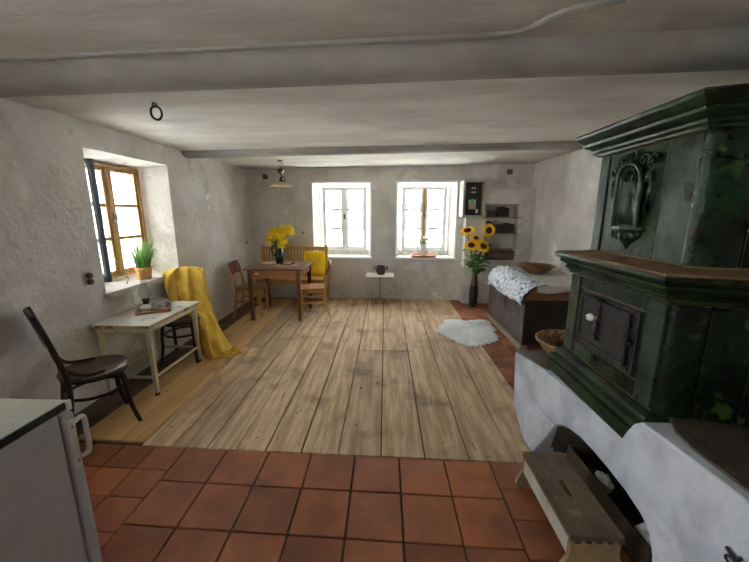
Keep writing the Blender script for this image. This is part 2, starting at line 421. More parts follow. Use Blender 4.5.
beam('ceiling_beam', [(1.69, 2.33), (1.69, 2.284), (1.697, 2.262), (1.712, 2.235), (1.74, 2.205), (1.775, 2.186), (1.84, 2.182), (1.862, 2.188), (1.872, 2.20), (1.885, 2.33)])
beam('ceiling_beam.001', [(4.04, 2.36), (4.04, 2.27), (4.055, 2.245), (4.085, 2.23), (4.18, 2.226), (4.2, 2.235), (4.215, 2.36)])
# plastered-over rib running along the near beam and curving off
mb = MB()
pts = [(x, SK(x, 1.655), cz(x, 2.292)) for x in [-2.4 + .3 * k for k in range(10)]] + [(.42, 1.635, 2.295), (.53, 1.615, 2.296), (.60, 1.56, 2.297), (.65, 1.49, 2.298), (.72, 1.44, 2.298), (.85, 1.40, 2.3)]
mb.tube(cr(pts, 4), .017, 8)
struct(mb.build('trim_1', 'beam'))

# ------------------------------------------------------------------ floor
fl = root('floor')
mb = MB()
mb.box(XL - .35, XR + .3, YR - .3, YB + .4, -.2, -.012)
mb.build('floor_bed', 'grout', fl)
def strip(mb, x0, x1, y0, y1, tone, z=0., gap=.003, d=.02):
    v = [(x0 + gap, y0 + gap), (x1 - gap, y0 + gap), (x1 - gap, y1 - gap), (x0 + gap, y1 - gap)]
    v = [(x, SK(x, y)) for x, y in v]
    mb.hexa([(x, y, -d) for x, y in v], [(x, y, z) for x, y in v], tone)
YF = 1.905                                               # where boards meet tiles
seams = [-1.65, -1.43, -1.19, -.985, -.79, -.545, -.30, -.02, .265, .55, .83, 1.155]
mb = MB()
for a, b in zip(seams, seams[1:]):
    y = YF
    lens = rnd.choice([[4.1], [2.6, 1.5], [1.7, 2.4], [4.1], [3.1, 1.0]])
    for L_ in lens:
        strip(mb, a, b, y, min(y + L_, YB + .06), rnd.uniform(.05, 1), z=rnd.uniform(-.003, .003), gap=rnd.choice([.003, .004, .0055, .0075]))
        y += L_
mb.build('floor_boards', 'boards', fl, bevel=.003)
mb = MB()
for a, b in zip([-2.15, -1.97, -1.81, -1.65][:-1], [-1.97, -1.81, -1.65]):
    strip(mb, a, b, YF + .03, YB + .03, rnd.uniform(.05, 1), z=.004, gap=.0025)
mb.build('pale_boards', 'newboards', fl, bevel=.002)
mb = MB()
T = .2845
for r in range(12):                                      # large square tiles
    y1 = YF - r * T
    for k in range(-1, 8):
        x0 = -1.325 + T * k
        if k == -1: continue
        if k == 7: continue
        strip(mb, x0, x0 + T, y1 - T, y1, rnd.uniform(.05, 1), gap=.0045)
for r in range(16):                                      # smaller tiles along both sides
    y1 = YF - r * .205
    for k in range(5):
        x1 = -1.325 - .216 * k
        strip(mb, x1 - .216, x1, y1 - .205, y1, rnd.uniform(.05, 1), gap=.003)
    for k in range(8):
        x0 = -1.325 + 7 * T + .23 * k
        strip(mb, x0, x0 + .23, y1 - .205, y1, rnd.uniform(.05, 1), gap=.003)
y = YF
while y < YB + .05:                                      # brick strips along the right and left walls
    for k in range(5):
        x0 = 1.158 + .27 * k
        strip(mb, x0, x0 + .27, y, y + .15, rnd.uniform(.05, 1), gap=.003)
    y += .15
mb.build('floor_tiles', 'tile', fl, bevel=.005)
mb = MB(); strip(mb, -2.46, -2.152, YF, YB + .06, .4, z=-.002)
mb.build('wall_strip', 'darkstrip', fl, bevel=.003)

# ------------------------------------------------------------------ windows
def sash(name, m, parent, O, ux, w, h, bars, t=.035, st=.034, bar=.016):
    """casement standing at O (lower corner), running along unit ux; returns it"""
    ux = Vector(ux); n = Vector((-ux.y, ux.x, 0)); up = Vector((0, 0, 1))
    def bx(mb, a, b, c, d, th=t):
        q = [O + ux * a, O + ux * b]
        lo = [q[0] - n * th / 2, q[1] - n * th / 2, q[1] + n * th / 2, q[0] + n * th / 2]
        mb.hexa([p + up * c for p in lo], [p + up * d for p in lo])
    mb = MB()
    bx(mb, 0, st, 0, h); bx(mb, w - st, w, 0, h); bx(mb, st, w - st, 0, st * 1.2); bx(mb, st, w - st, h - st, h)
    o = mb.build(name, m, parent, bevel=.003, w=True)
    for k in range(1, bars + 1):
        mb = MB(); z = st + (h - 2 * st) * k / (bars + 1)
        bx(mb, st, w - st, z - bar, z + bar, .02)
        mb.build('glazing_bar', m, o, w=True)
    mb = MB(); bx(mb, st * .8, w - st * .8, st, h - st * .8, .004)
    mb.build('pane', 'glass', o, w=True)
    return o
def window(name, O, ux, w, h, wood, mull, bars, t=.07):
    r = root(name, O)
    O = Vector(O); ux = Vector(ux); n = Vector((-ux.y, ux.x, 0)); up = Vector((0, 0, 1))
    mb = MB()
    def bx(a, b, c, d, th=t):
        q = [O + ux * a, O + ux * b]
        lo = [q[0] - n * th / 2, q[1] - n * th / 2, q[1] + n * th / 2, q[0] + n * th / 2]
        mb.hexa([p + up * c for p in lo], [p + up * d for p in lo])
    f = .028
    bx(0, f, 0, h); bx(w - f, w, 0, h); bx(f, w - f, 0, f); bx(f, w - f, h - f, h)
    mb.build('window_frame', wood, r, bevel=.004, w=True)
    mb = MB(); bx(w / 2 - .022, w / 2 + .022, f, h - f, t * .9); mb.build('mullion', mull, r, bevel=.004, w=True)
    hw = w / 2 - .022 - f
    sash('casement', wood, r, O + ux * f + up * f, ux, hw, h - 2 * f, bars)
    sash('casement', wood, r, O + ux * (w / 2 + .022) + up * f, ux, hw, h - 2 * f, bars)
    mb = MB(); bx(w / 2 - .012, w / 2 + .012, h * .5, h * .5 + .09, t + .05); mb.build('window_catch', 'iron', r, bevel=.003, w=True)
    return r
def yb(x, d): return SK(x, YB) + d
w1 = window('window_1', (-1.155, yb(-.75, .30), .86), (1, -.035, 0), .815, 1.135, 'white', 'white', 2)
w2 = window('window_2', (.295, yb(.7, .30), .86), (1, -.035, 0), .80, 1.135, 'white', 'windowwood', 2)
for wn, o, xm in ((w1, openL, -.75), (w2, openR, .7)):
    mb = MB()
    a, b = o[0][0], o[0][1]
    mb.hexa([(a - .02, yb(a, -.045), .735), (b + .02, yb(b, -.045), .735), (b - .1, yb(b, .29), .735), (a + .1, yb(a, .29), .735)],
            [(a - .02, yb(a, -.045), .768), (b + .02, yb(b, -.045), .768), (b - .1, yb(b, .29), .79), (a + .1, yb(a, .29), .79)])
    mb.build('window_sill', 'white', wn, bevel=.005, w=True)
    mb = MB(); mb.box(o[1][0] - .05, o[1][1] + .02, yb(xm, .22), yb(xm, .34), .77, .865)
    mb.build('sill_rail', 'oldwhite', wn, bevel=.004, w=True)
    mb = MB()                                            # board lining round the opening
    for x0, x1, z0, z1 in ((a - .012, a + .012, .77, 2.072), (b - .012, b + .012, .77, 2.072), (a + .012, b - .012, 2.045, 2.072)):
        mb.hexa([(x0, yb(x0, -.012), z0), (x1, yb(x1, -.012), z0), (x1, yb(x1, .05), z0), (x0, yb(x0, .05), z0)],
                [(x0, yb(x0, -.012), z1), (x1, yb(x1, -.012), z1), (x1, yb(x1, .05), z1), (x0, yb(x0, .05), z1)])
    mb.build('window_lining', 'white', wn, bevel=.004, w=True)
w3 = window('window_3', (-2.70, 2.86, .91), (0, 1, 0), .84, 1.09, 'windowwood', 'windowwood', 2)
mb = MB(); mb.box(-2.72, XL + .035, 2.74, 3.84, .815, .868); mb.build('window_sill', 'oldwhite', w3, bevel=.008, w=True)
sash('open_casement', 'casement', w3, Vector((-2.66, 2.895, .95)), (.955, -.295, 0), .26, 1.03, 2, st=.04)
mb = MB(); mb.tube(cr([(-2.66, 3.26, .955), (-2.6, 3.23, .93), (-2.52, 3.16, .915), (-2.46, 3.06, .885)]), .005, 8)
mb.build('stay_hook', 'iron', w3, w=True)
w4 = window('window_4', (-2.70, -.65, .91), (0, 1, 0), 1.0, 1.09, 'windowwood', 'windowwood', 2)
mb = MB(); mb.box(-2.72, XL + .035, -.77, .47, .815, .868); mb.build('window_sill', 'oldwhite', w4, bevel=.008, w=True)
w5 = window('window_5', (-1.4, YR - .24, .87), (1, 0, 0), .5, 1.04, 'white', 'white', 2)
mb = MB(); mb.box(-1.52, -.78, YR - .26, YR + .04, .76, .805); mb.build('window_sill', 'white', w5, bevel=.008, w=True)

# ------------------------------------------------------------------ outdoors, seen faintly through the panes
struct(MB().box(-40, 40, -40, 60, -.6, -.5).build('ground', 'gravel'))
def house(label, loc, rz, wide):
    h = thing('house', label, 'house', loc, rz)
    MB().box(-wide / 2, wide / 2, 0, 6, 0, 8).build('facade', 'facade', h)
    mb = MB(); mb.prism([(-wide / 2 - .4, 8), (wide / 2 + .4, 8), (0, 11.5)], lambda p: (p[0], -.4, p[1]), lambda p: (p[0], 6.4, p[1]))
    mb.build('roof', 'gravel', h)
    for i in range(int((wide - 1) / 1.45)):
        for k in range(3):
            x = -wide / 2 + 1 + 1.45 * i
            wv = MB().box(x - .45, x + .45, -.06, .05, 1.1 + 2.4 * k, 2.5 + 2.4 * k).build('house_window', 'farglass', h)
            mb = MB(); mb.box(x - .03, x + .03, -.10, -.05, 1.1 + 2.4 * k, 2.5 + 2.4 * k); mb.box(x - .45, x + .45, -.10, -.05, 1.95 + 2.4 * k, 2.02 + 2.4 * k)
            mb.build('glazing_bar', 'facade', wv)
    return h
house('pale rendered house across the street behind the two back windows', (-.5, 17, -.5), 0, 20)
house('pale rendered house outside the window of the left wall', (-34, 34, -.5), R(45), 14)

# ------------------------------------------------------------------ bentwood chairs
def bentwood(label, loc, rz):
    t = thing('bentwood_chair', label, 'chair', loc, rz)
    mb = MB(); mb.lathe([(0, .43), (.17, .43), (.198, .438), (.205, .448), (.200, .458), (.185, .462), (.15, .456), (0, .452)], 36)
    mb.build('seat', 'seatwood', t)
    mb = MB(); mb.tube([(.185 * math.cos(a), .185 * math.sin(a), .425) for a in [2 * PI * k / 28 for k in range(28)]], .014, 8, closed=True)
    mb.build('seat_rim', 'darkwood', t)
    for s in (-1, 1):
        mb = MB(); mb.tube(cr([(s * .135, .12, .43), (s * .15, .14, .30), (s * .155, .15, .15), (s * .175, .185, .0)]), [.018] * 6 + [.0165] * 6 + [.015] * 7, 10)
        mb.build('front_leg', 'darkwood', t)
        mb = MB(); mb.tube(cr([(s * .18, -.24, 0), (s * .16, -.185, .2), (s * .152, -.165, .43), (s * .148, -.20, .66), (s * .15, -.265, .93)]), .0165, 10)
        mb.build('rear_leg', 'darkwood', t)
        mb = MB(); mb.tube(cr([(s * .148, -.215, .70), (s * .135, -.195, .60), (s * .14, -.14, .50), (s * .165, -.05, .466), (s * .16, .03, .462)]), .012, 8)
        mb.build('bent_brace', 'darkwood', t)
    rows = []
    for z, y in ((.70, -.212), (.74, -.222), (.80, -.236), (.86, -.25), (.925, -.266), (.945, -.27)):
        rows.append([(x, y - .018 * math.cos(x / .15 * PI / 2), z - (.02 if z > .94 else 0) * (x / .15) ** 2 + (.02 * (1 - (x / .15) ** 2) if z < .72 else 0) * -1) for x in [-.148 + .296 * k / 12 for k in range(13)]])
    mb = MB(); mb.grid(rows)
    mb.build('backrest', 'darkwood', t, solid=.014, sub=1)
    mb = MB(); mb.tube([(.168 * math.cos(a), .168 * math.sin(a) - .01, .29) for a in [2 * PI * k / 28 for k in range(28)]], .0115, 8, closed=True)
    mb.build('stretcher_hoop', 'darkwood', t)
    return t
A1 = math.atan2(.78, .63) - PI / 2
ch1 = bentwood('dark bentwood chair with bare round seat between the white fridge and the enamel table', (-2.10, 2.195, 0), A1)
dup(ch1, (-2.165, 3.36, 0), PI + R(12), 'dark bentwood chair mostly hidden under the yellow blanket')

# ------------------------------------------------------------------ enamel table by the left window
t = thing('enamel_table', 'small cream painted table with chipped white top under left window', 'table', (-2.165, 2.925, 0))
X0, X1, Y0, Y1 = -.235, .235, -.375, .375
MB().box(X0 - .01, X1 + .01, Y0 - .01, Y1 + .01, .63, .648).build('tabletop', 'enamel', t, bevel=.005)
mb = MB(); mb.box(X0 - .014, X1 + .014, Y0 - .014, Y0 - .008, .618, .645); mb.box(X0 - .014, X1 + .014, Y1 + .008, Y1 + .014, .618, .645)
mb.box(X0 - .014, X0 - .008, Y0, Y1, .618, .645); mb.box(X1 + .008, X1 + .014, Y0, Y1, .618, .645)
mb.build('edge_strip', 'edgewood', t, bevel=.002)
mb = MB(); mb.box(X0 + .01, X1 - .01, Y0 + .01, Y0 + .03, .575, .63); mb.box(X0 + .01, X1 - .01, Y1 - .03, Y1 - .01, .575, .63)
mb.box(X0 + .01, X0 + .03, Y0 + .03, Y1 - .03, .575, .63); mb.box(X1 - .03, X1 - .01, Y0 + .03, Y1 - .03, .575, .63)
mb.build('apron', 'creampaint', t, bevel=.002)
for sx in (-1, 1):
    for sy in (-1, 1):
        x, y = sx * .205, sy * .335
        mb = MB(); a, b = .02, .015
        mb.hexa([(x - b, y - b, .02), (x + b, y - b, .02), (x + b, y + b, .02), (x - b, y + b, .02)],
                [(x - a, y - a, .628), (x + a, y - a, .628), (x + a, y + a, .628), (x - a, y + a, .628)])
        lg = mb.build('leg', 'creampaint', t, bevel=.003)
        mb = MB(); mb.lathe([(.018, 0), (.02, .01), (.018, .03)], 12, (x, y, 0)); mb.build('foot_cap', 'rubber', lg)
for sx in (-1, 1):
    MB().box(sx * .205 - .009, sx * .205 + .009, -.325, .325, .155, .178).build('stretcher', 'creampaint', t, bevel=.002)
for sy in (-1, 1):
    MB().box(-.195, .195, sy * .335 - .009, sy * .335 + .009, .155, .178).build('stretcher', 'creampaint', t, bevel=.002)
# tray, lamp and cups on it
ta = R(32)
t = thing('tray', 'red-brown wooden tray on the cream enamel table', 'tray', (-2.185, 3.0, .648), ta)
MB().box(-.13, .13, -.15, .15, 0, .008).build('tray_base', 'traywood', t, bevel=.002)
mb = MB(); mb.box(-.135, .135, -.155, -.145, 0, .022); mb.box(-.135, .135, .145, .155, 0, .022); mb.box(-.135, -.125, -.145, .145, 0, .022); mb.box(.125, .135, -.145, .145, 0, .022)
mb.build('tray_rim', 'traywood', t, bevel=.003)
t = thing('oil_lamp', 'glass oil lamp with tall chimney and brass reflector on the red-brown tray', 'lamp', (-2.245, 2.985, .656))
mb = MB(); mb.lathe([(.05, 0), (.056, .006), (.06, .02), (.05, .036), (.03, .046), (.022, .05)], 20); mb.build('oil_font', 'whiteceramic', t)
mb = MB(); mb.lathe([(.022, .05), (.026, .058), (.026, .075), (.032, .085), (.034, .095), (.03, .1)], 18); mb.build('burner', 'iron', t)
mb = MB(); mb.lathe([(.028, .098), (.045, .13), (.051, .16), (.045, .19), (.03, .22), (.024, .25), (.022, .31), (.025, .37)], 24)
o = mb.build('chimney', 'lampglass', t, solid=.003)
mb = MB(); nd = Vector((.78, .62, 0)); mtx = Matrix.Translation((-.085, -.045, .13)) @ nd.to_track_quat('Z', 'Y').to_matrix().to_4x4()
mb.lathe([(0, -.012), (.04, -.009), (.075, 0), (.075, .004), (.04, -.004), (0, -.006)], 24, mtx=mtx, sx=.62, sy=1.0) if False else mb.lathe([(0, -.012), (.045, -.008), (.082, .001), (.082, .004), (.045, -.003), (0, -.007)], 24, mtx=mtx)
rf = mb.build('reflector', 'brass', t)
mb = MB(); mb.tube(cr([(-.085, -.045, .06), (-.06, -.03, .045), (-.02, -.01, .055)]), .004, 8); mb.build('reflector_bracket', 'brass', rf, w=False)
def cup(label, loc, rz, m, r=.048, h=.06):
    t = thing('cup', label, 'cup', loc, rz)
    mb = MB(); mb.lathe([(r * .6, 0), (r * .75, .004), (r * .98, h * .4), (r, h), (r * .93, h), (r * .9, h * .4), (0, .01)], 22); mb.build('bowl', m, t)
    mb = MB(); mb.tube(cr([(r * .95, 0, h * .8), (r * 1.5, 0, h * .75), (r * 1.5, 0, h * .35), (r * .9, 0, h * .25)]), .006, 8); mb.build('handle', m, t)
    return t
cup('grey stoneware cup at the front of the red-brown tray', (-2.135, 2.985, .656), R(-20), 'greypot', .055, .062)
cup('grey cup behind the other one on the red-brown tray', (-2.165, 3.10, .656), R(0), 'greypot', .046, .06)

# plant on the left sill
t = thing('potted_chives', 'clump of green chives in an ochre pot on left window sill', 'plant', (-2.51, 3.37, .868))
mb = MB(); mb.lathe([(.055, 0), (.06, .004), (.075, .10), (.082, .105), (.082, .125), (.072, .125), (.07, .10), (0, .10)], 24); mb.build('pot', 'terracotta_pot', t)
mb = MB()
for k in range(170):
    a = rnd.uniform(0, 2 * PI); r0 = .055 * math.sqrt(rnd.random()); ln = rnd.uniform(.16, .34); sp = rnd.uniform(.2, 1.0) * .10
    d = Vector((math.cos(a), math.sin(a), 0)); b = d * r0 + Vector((0, 0, .10))
    mb.tube([b, b + d * sp * .25 + Vector((0, 0, ln * .5)), b + d * sp * .7 + Vector((0, 0, ln * .85)), b + d * sp * 1.2 + Vector((0, 0, ln))], [.0035, .003, .0022, .0008], 4)
mb.build('foliage', 'grass', t)

# yellow blanket over the far bentwood chair
ctrl = [
    [(-2.385, 3.66, 0.520), (-2.28, 3.72, 0.500), (-2.17, 3.75, 0.500), (-2.08, 3.77, 0.530)],
    [(-2.40, 3.63, 0.750), (-2.29, 3.69, 0.770), (-2.17, 3.73, 0.770), (-2.07, 3.745, 0.770)],
    [(-2.41, 3.54, 0.905), (-2.30, 3.63, 0.935), (-2.16, 3.675, 0.942), (-2.045, 3.70, 0.920)],
    [(-2.40, 3.48, 0.870), (-2.29, 3.55, 0.915), (-2.15, 3.59, 0.925), (-2.02, 3.635, 0.890)],
    [(-2.36, 3.45, 0.750), (-2.26, 3.50, 0.770), (-2.12, 3.54, 0.770), (-2.00, 3.62, 0.750)],
    [(-2.29, 3.42, 0.620), (-2.20, 3.45, 0.630), (-2.07, 3.52, 0.630), (-1.975, 3.63, 0.600)],
    [(-2.22, 3.39, 0.515), (-2.13, 3.40, 0.515), (-2.02, 3.47, 0.510), (-1.945, 3.63, 0.450)],
    [(-2.10, 3.34, 0.490), (-2.03, 3.36, 0.490), (-1.94, 3.43, 0.450), (-1.905, 3.62, 0.340)],
    [(-1.99, 3.33, 0.450), (-1.93, 3.31, 0.400), (-1.88, 3.38, 0.330), (-1.85, 3.60, 0.220)],
    [(-1.97, 3.33, 0.260), (-1.90, 3.29, 0.240), (-1.84, 3.36, 0.190), (-1.79, 3.57, 0.120)],
    [(-1.96, 3.33, 0.120), (-1.87, 3.28, 0.110), (-1.80, 3.35, 0.080), (-1.73, 3.55, 0.050)],
    [(-1.955, 3.33, 0.050), (-1.85, 3.27, 0.014), (-1.755, 3.34, 0.014), (-1.66, 3.52, 0.020)],
]
cols = [cr(r, 10) for r in ctrl]
rows = []
for j in range(len(cols[0])): rows.append(cr([c[j] for c in cols], 6))
mb = MB()
for j, r in enumerate(rows):
    for i, p in enumerate(r):
        u, v = j / (len(rows) - 1), i / (len(r) - 1)
        amp = .016 + .022 * min(1, max(0, v - .2) * 2)
        w1 = u * 3.1 + v * .7 + .25 * noise.noise(Vector((u * 2, v * 5, 7)))
        f = 1.1 * (1 - 2 * abs(math.sin(w1 * PI)) ** .6) + .7 * noise.noise(Vector((u * 6, v * 9, 2)))
        dg = u * 1.25 + (v - .22) * 1.9                # rolled band running down the backrest from its left corner
        if .2 < v < .62: p += Vector((.45, -.8, .1)) * .05 * math.exp(-((dg - .42) / .09) ** 2)
        if v > .96: amp *= .4
        p += Vector((.75, -.6, .0)) * amp * f
        if .55 < v < .72: p.z += .012 * f
        p.z = max(p.z, .008)
mb.grid(rows)
# bunched corner trailing on the boards
def lump(c, rx, ry, h, ph):
    rws = []
    for i in range(9):
        q = i / 8
        rws.append([(c[0] + rx * q * math.cos(a + .4) * (1 + .12 * math.sin(3 * a + ph)), c[1] + ry * q * math.sin(a + .4) * (1 + .12 * math.sin(3 * a + ph)),
                     .008 + h * (math.cos(q * PI / 2) ** .8) * (1 + .3 * math.sin(4 * a + 5 * q + ph))) for a in [2 * PI * k / 24 for k in range(24)]])
    mb.grid(rws, True)
lump((-1.74, 3.41), .11, .07, .045, 0); lump((-1.665, 3.48), .085, .065, .055, 2)
tag(mb.build('blanket', 'yellowcloth', None, solid=.009, sub=1, angle=180), 'mustard yellow wool blanket draped over a bentwood chair onto the floor', 'blanket')

# ------------------------------------------------------------------ fridge at the left edge of the view
t = thing('fridge', 'low off-white fridge with beige laminate top and black edge at front left', 'fridge', (-1.5, .8, 0))
MB().box(-1.80, -1.20, .50, 1.075, .06, .822).build('cabinet', 'fridge', t, bevel=.006, w=True)
MB().box(-1.79, -1.22, .52, 1.05, 0, .06).build('plinth', 'black', t, w=True)
MB().box(-1.80, -1.203, .50, 1.125, .826, .852).build('worktop', 'fridgetop', t, bevel=.003, w=True)
MB().box(-1.204, -1.196, .50, 1.105, .824, .853).build('edge_band', 'black', t, bevel=.002, w=True)
MB().box(-1.206, -1.195, 1.108, 1.130, .81, .853).build('corner_trim', 'oldwhite', t, bevel=.006, w=True)
d = MB().box(-1.80, -1.20, 1.088, 1.135, .06, .80).build('door', 'fridge', t, bevel=.008, w=True)
MB().box(-1.204, -1.192, 1.098, 1.122, .575, .775).build('handle_plate', 'oldwhite', d, bevel=.003, w=True)
mb = MB(); mb.tube(cr([(-1.198, 1.12, .755), (-1.198, 1.150, .762), (-1.198, 1.166, .750), (-1.198, 1.168, .68), (-1.198, 1.166, .615), (-1.198, 1.150, .60), (-1.198, 1.12, .607)], 4), .0075, 10, flat=1.6)
mb.build('handle', 'oldwhite', d, w=True)
mb = MB()
for z in (.60, .745): mb.ball((-1.191, 1.11, z), .006, 8, 5)
mb.build('screw', 'chrome', d, w=True)

# ------------------------------------------------------------------ dining corner
t = thing('dining_table', 'dark brown square wooden dining table with a drawer in the far corner', 'table', (-1.575, 4.985, 0))
MB().box(-.42, .42, -.42, .42, .748, .775).build('tabletop', 'tabletop', t, bevel=.005)
for sx in (-1, 1):
    for sy in (-1, 1):
        x, y = sx * .345, sy * .345; a, b = .031, .024
        mb = MB(); mb.hexa([(x - b, y - b, 0), (x + b, y - b, 0), (x + b, y + b, 0), (x - b, y + b, 0)], [(x - a, y - a, .748), (x + a, y - a, .748), (x + a, y + a, .748), (x - a, y + a, .748)])
        mb.build('leg', 'tablewood', t, bevel=.003)
mb = MB(); mb.box(-.315, .315, -.36, -.34, .63, .748); mb.box(-.315, .315, .34, .36, .63, .748); mb.box(-.36, -.34, -.315, .315, .63, .748); mb.box(.34, .36, -.315, .315, .63, .748)
mb.build('apron', 'drawer', t, bevel=.002)
dr = MB().box(-.30, .30, -.366, -.358, .645, .738).build('drawer', 'drawer', t, bevel=.003)
MB().box(-.27, -.205, -.370, -.365, .69, .708).build('name_plate', 'porcelain', dr, bevel=.002)
def dining_chair(label, loc, rz):
    t = thing('dining_chair', label, 'chair', loc, rz)       # faces +Y
    mb = MB(); v = [(-.18, -.18), (.18, -.18), (.205, .10), (.195, .19), (-.195, .19), (-.205, .10)]
    mb.prism(v, lambda p: (p[0], p[1], .432), lambda p: (p[0], p[1], .455)); mb.build('seat', 'seatply', t, bevel=.008)
    mb = MB(); mb.box(-.16, .16, -.165, -.145, .385, .432); mb.box(-.17, .17, .15, .17, .385, .432); mb.box(-.175, -.155, -.15, .15, .385, .432); mb.box(.155, .175, -.15, .15, .385, .432)
    mb.build('seat_rail', 'lightwood', t, bevel=.002)
    for s in (-1, 1):
        mb = MB(); x, y = s * .17, .165; a, b = .019, .014
        mb.hexa([(x - b, y - b + .02, 0), (x + b, y - b + .02, 0), (x + b, y + b + .02, 0), (x - b, y + b + .02, 0)], [(x - a, y - a, .432), (x + a, y - a, .432), (x + a, y + a, .432), (x - a, y + a, .432)])
        mb.build('front_leg', 'lightwood', t, bevel=.004)
        mb = MB(); mb.tube(cr([(s * .175, -.235, 0), (s * .168, -.195, .22), (s * .165, -.175, .44), (s * .162, -.20, .62), (s * .16, -.26, .80)]), .0185, 8)
        mb.build('rear_leg', 'lightwood', t)
        MB().box(s * .168 - .008, s * .168 + .008, -.20, .17, .225, .25).build('stretcher', 'lightwood', t, bevel=.002)
    MB().box(-.165, .165, .155, .172, .26, .285).build('stretcher', 'lightwood', t, bevel=.002)
    rows = [[(x, y - .02 * math.cos(x / .185 * PI / 2) + .004, z) for x in [-.185 + .37 * k / 10 for k in range(11)]] for z, y in ((.655, -.20), (.70, -.213), (.76, -.233), (.80, -.248), (.825, -.257))]
    mb = MB(); mb.grid(rows); mb.build('backrest', 'redwood', t, solid=.014, bevel=.003)
    return t
c1 = dining_chair('light wooden chair with dark red backrest left of the dining table', (-2.05, 4.97, 0), -PI / 2 + R(4))
dup(c1, (-1.09, 4.95, 0), PI / 2 + R(12), 'light wooden chair tucked in right of the dining table', None)
# bench along the back wall
t = thing('settle_bench', 'honey wood bench with slatted back along the back wall behind dining table', 'bench', (-1.61, 5.72, 0))
MB().box(-.56, .57, -.24, .17, .425, .45).build('seat', 'benchwood', t, bevel=.004)
MB().box(-.54, .55, -.21, -.19, .35, .425).build('apron', 'benchwood', t, bevel=.003)
MB().box(-.545, .555, .155, .18, .90, .96).build('top_rail', 'benchwood', t, bevel=.005)
MB().box(-.545, .555, .157, .178, .60, .645).build('lower_rail', 'benchwood', t, bevel=.003)
for k in range(19):
    x = -.50 + 1.0 * k / 18
    MB().box(x - .014, x + .014, .162, .174, .645, .90).build('slat', 'benchwood', t, bevel=.002)
for x in (-.56, .57):
    MB().box(x - .025, x + .025, .14, .19, 0, .985).build('rear_post', 'benchwood', t, bevel=.004)
    MB().box(x - .025, x + .025, -.24, -.195, 0, .425).build('front_leg', 'benchwood', t, bevel=.004)
# cushion
def pillow(label, loc, w, h, th, tilt, m):
    rows1, rows2 = [], []
    for sgn, rows in ((1, rows1), (-1, rows2)):
        for i in range(21):
            v = -1 + 2 * i / 20; r = []
            for j in range(21):
                u = -1 + 2 * j / 20
                q = max(0, (1 - u ** 4) * (1 - v ** 4)) ** .55
                edge = 1 - .05 * (1 - (1 - abs(v)) ** .3) * 0
                rip = .03 * math.sin(j * 2.6) * (abs(v) ** 8) * (1 - abs(u) ** 6)
                r.append((u * w / 2 * (1 - .04 * v * v), sgn * th / 2 * q, v * h / 2 * (1 - .04 * u * u) + h / 2 + rip * (1 if v > 0 else 0)))
            rows.append(r)
    mb = MB(); mb.grid(rows1); mb.grid(rows2)
    o = mb.build('cushion', m, None, sub=1, angle=180)
    o.location = loc; o.rotation_euler = (tilt, 0, 0)
    return tag(o, label, 'cushion')
pillow('bright yellow cushion leaning on the slatted bench back', (-1.245, 5.77, .452), .40, .45, .14, R(-14), 'cushion')
# things on the dining table
mb = MB(); mb.lathe([(0, 0), (.12, 0), (.125, .003), (.12, .006), (0, .006)], 30)
o = tag(mb.build('doily', 'doily'), 'round pale crocheted doily on the dining table left of the jug', 'doily'); o.location = (-1.80, 5.14, .775)
mb = MB(); mb.lathe([(0, 0), (.17, 0), (.175, .004), (.17, .009), (.14, .010), (.13, .008), (.10, .010), (0, .008)], 32)
o = tag(mb.build('place_mat', 'straw'), 'round woven straw mat on dining table under the dark plate', 'mat'); o.location = (-1.47, 4.92, .775)
t = thing('plate', 'dark plate with a white rim on the straw mat', 'plate', (-1.46, 4.93, .785))
mb = MB(); mb.lathe([(.06, 0), (.07, .004), (.115, .016), (.115, .02), (.07, .009), (0, .007)], 28); mb.build('rim', 'jug', t)
mb = MB(); mb.lathe([(0, .009), (.04, .012), (.055, .03), (.05, .034), (0, .02)], 22, sx=1.2); mb.build('folded_napkin', 'whiteceramic', t)
t = thing('jug', 'tall dark jug holding yellow chrysanthemums on the dining table', 'jug', (-1.625, 5.08, .775))
mb = MB(); mb.lathe([(.05, 0), (.058, .01), (.062, .08), (.06, .16), (.045, .22), (.038, .26), (.045, .29), (.038, .29), (.032, .25), (.03, .1), (0, .1)], 26); mb.build('body', 'jug', t)
mb = MB(); mb.tube(cr([(-.04, -.01, .27), (-.085, -.03, .27), (-.10, -.035, .2), (-.06, -.02, .12)]), .009, 8); mb.build('handle', 'jug', t)
def bloom(mb, c, r, n=70, seed=0):
    g = random.Random(seed)
    c = Vector(c)
    for k in range(n):
        z = 1 - 1.55 * (k + .5) / n; a = k * 2.39996
        d = Vector((math.sqrt(max(0, 1 - z * z)) * math.cos(a), math.sqrt(max(0, 1 - z * z)) * math.sin(a), z))
        s = d.cross(Vector((0, 0, 1)));
        if s.length < .1: s = Vector((1, 0, 0))
        s.normalize(); w = r * .17
        p0 = c + d * r * .25; p1 = c + d * r * .75 + Vector((0, 0, .1 * r)); p2 = c + d * r * g.uniform(.95, 1.1) + Vector((0, 0, -.12 * r * (1 - z)))
        mb.add([p0 - s * w * .4, p0 + s * w * .4, p1 - s * w, p1 + s * w, p2 - s * w * .5, p2 + s * w * .5], [(0, 1, 3, 2), (2, 3, 5, 4)])
    mb.ball(c, r * .55, 10, 6)
def leaf(mb, a, b, w, up=Vector((0, 0, 1)), curl=.15):
    a, b = Vector(a), Vector(b); d = b - a; s = d.cross(up)
    if s.length < 1e-4: s = Vector((1, 0, 0))
    s.normalize(); n = s.cross(d).normalized(); rows = []
    for q, ww in ((0, .08), (.2, .7), (.45, 1), (.7, .75), (.9, .3), (1, .03)):
        c = a + d * q - Vector((0, 0, 1)) * curl * d.length * q * q
        rows.append([c - s * w * ww + n * w * .25 * ww, c, c + s * w * ww + n * w * .25 * ww])
    mb.grid(rows)
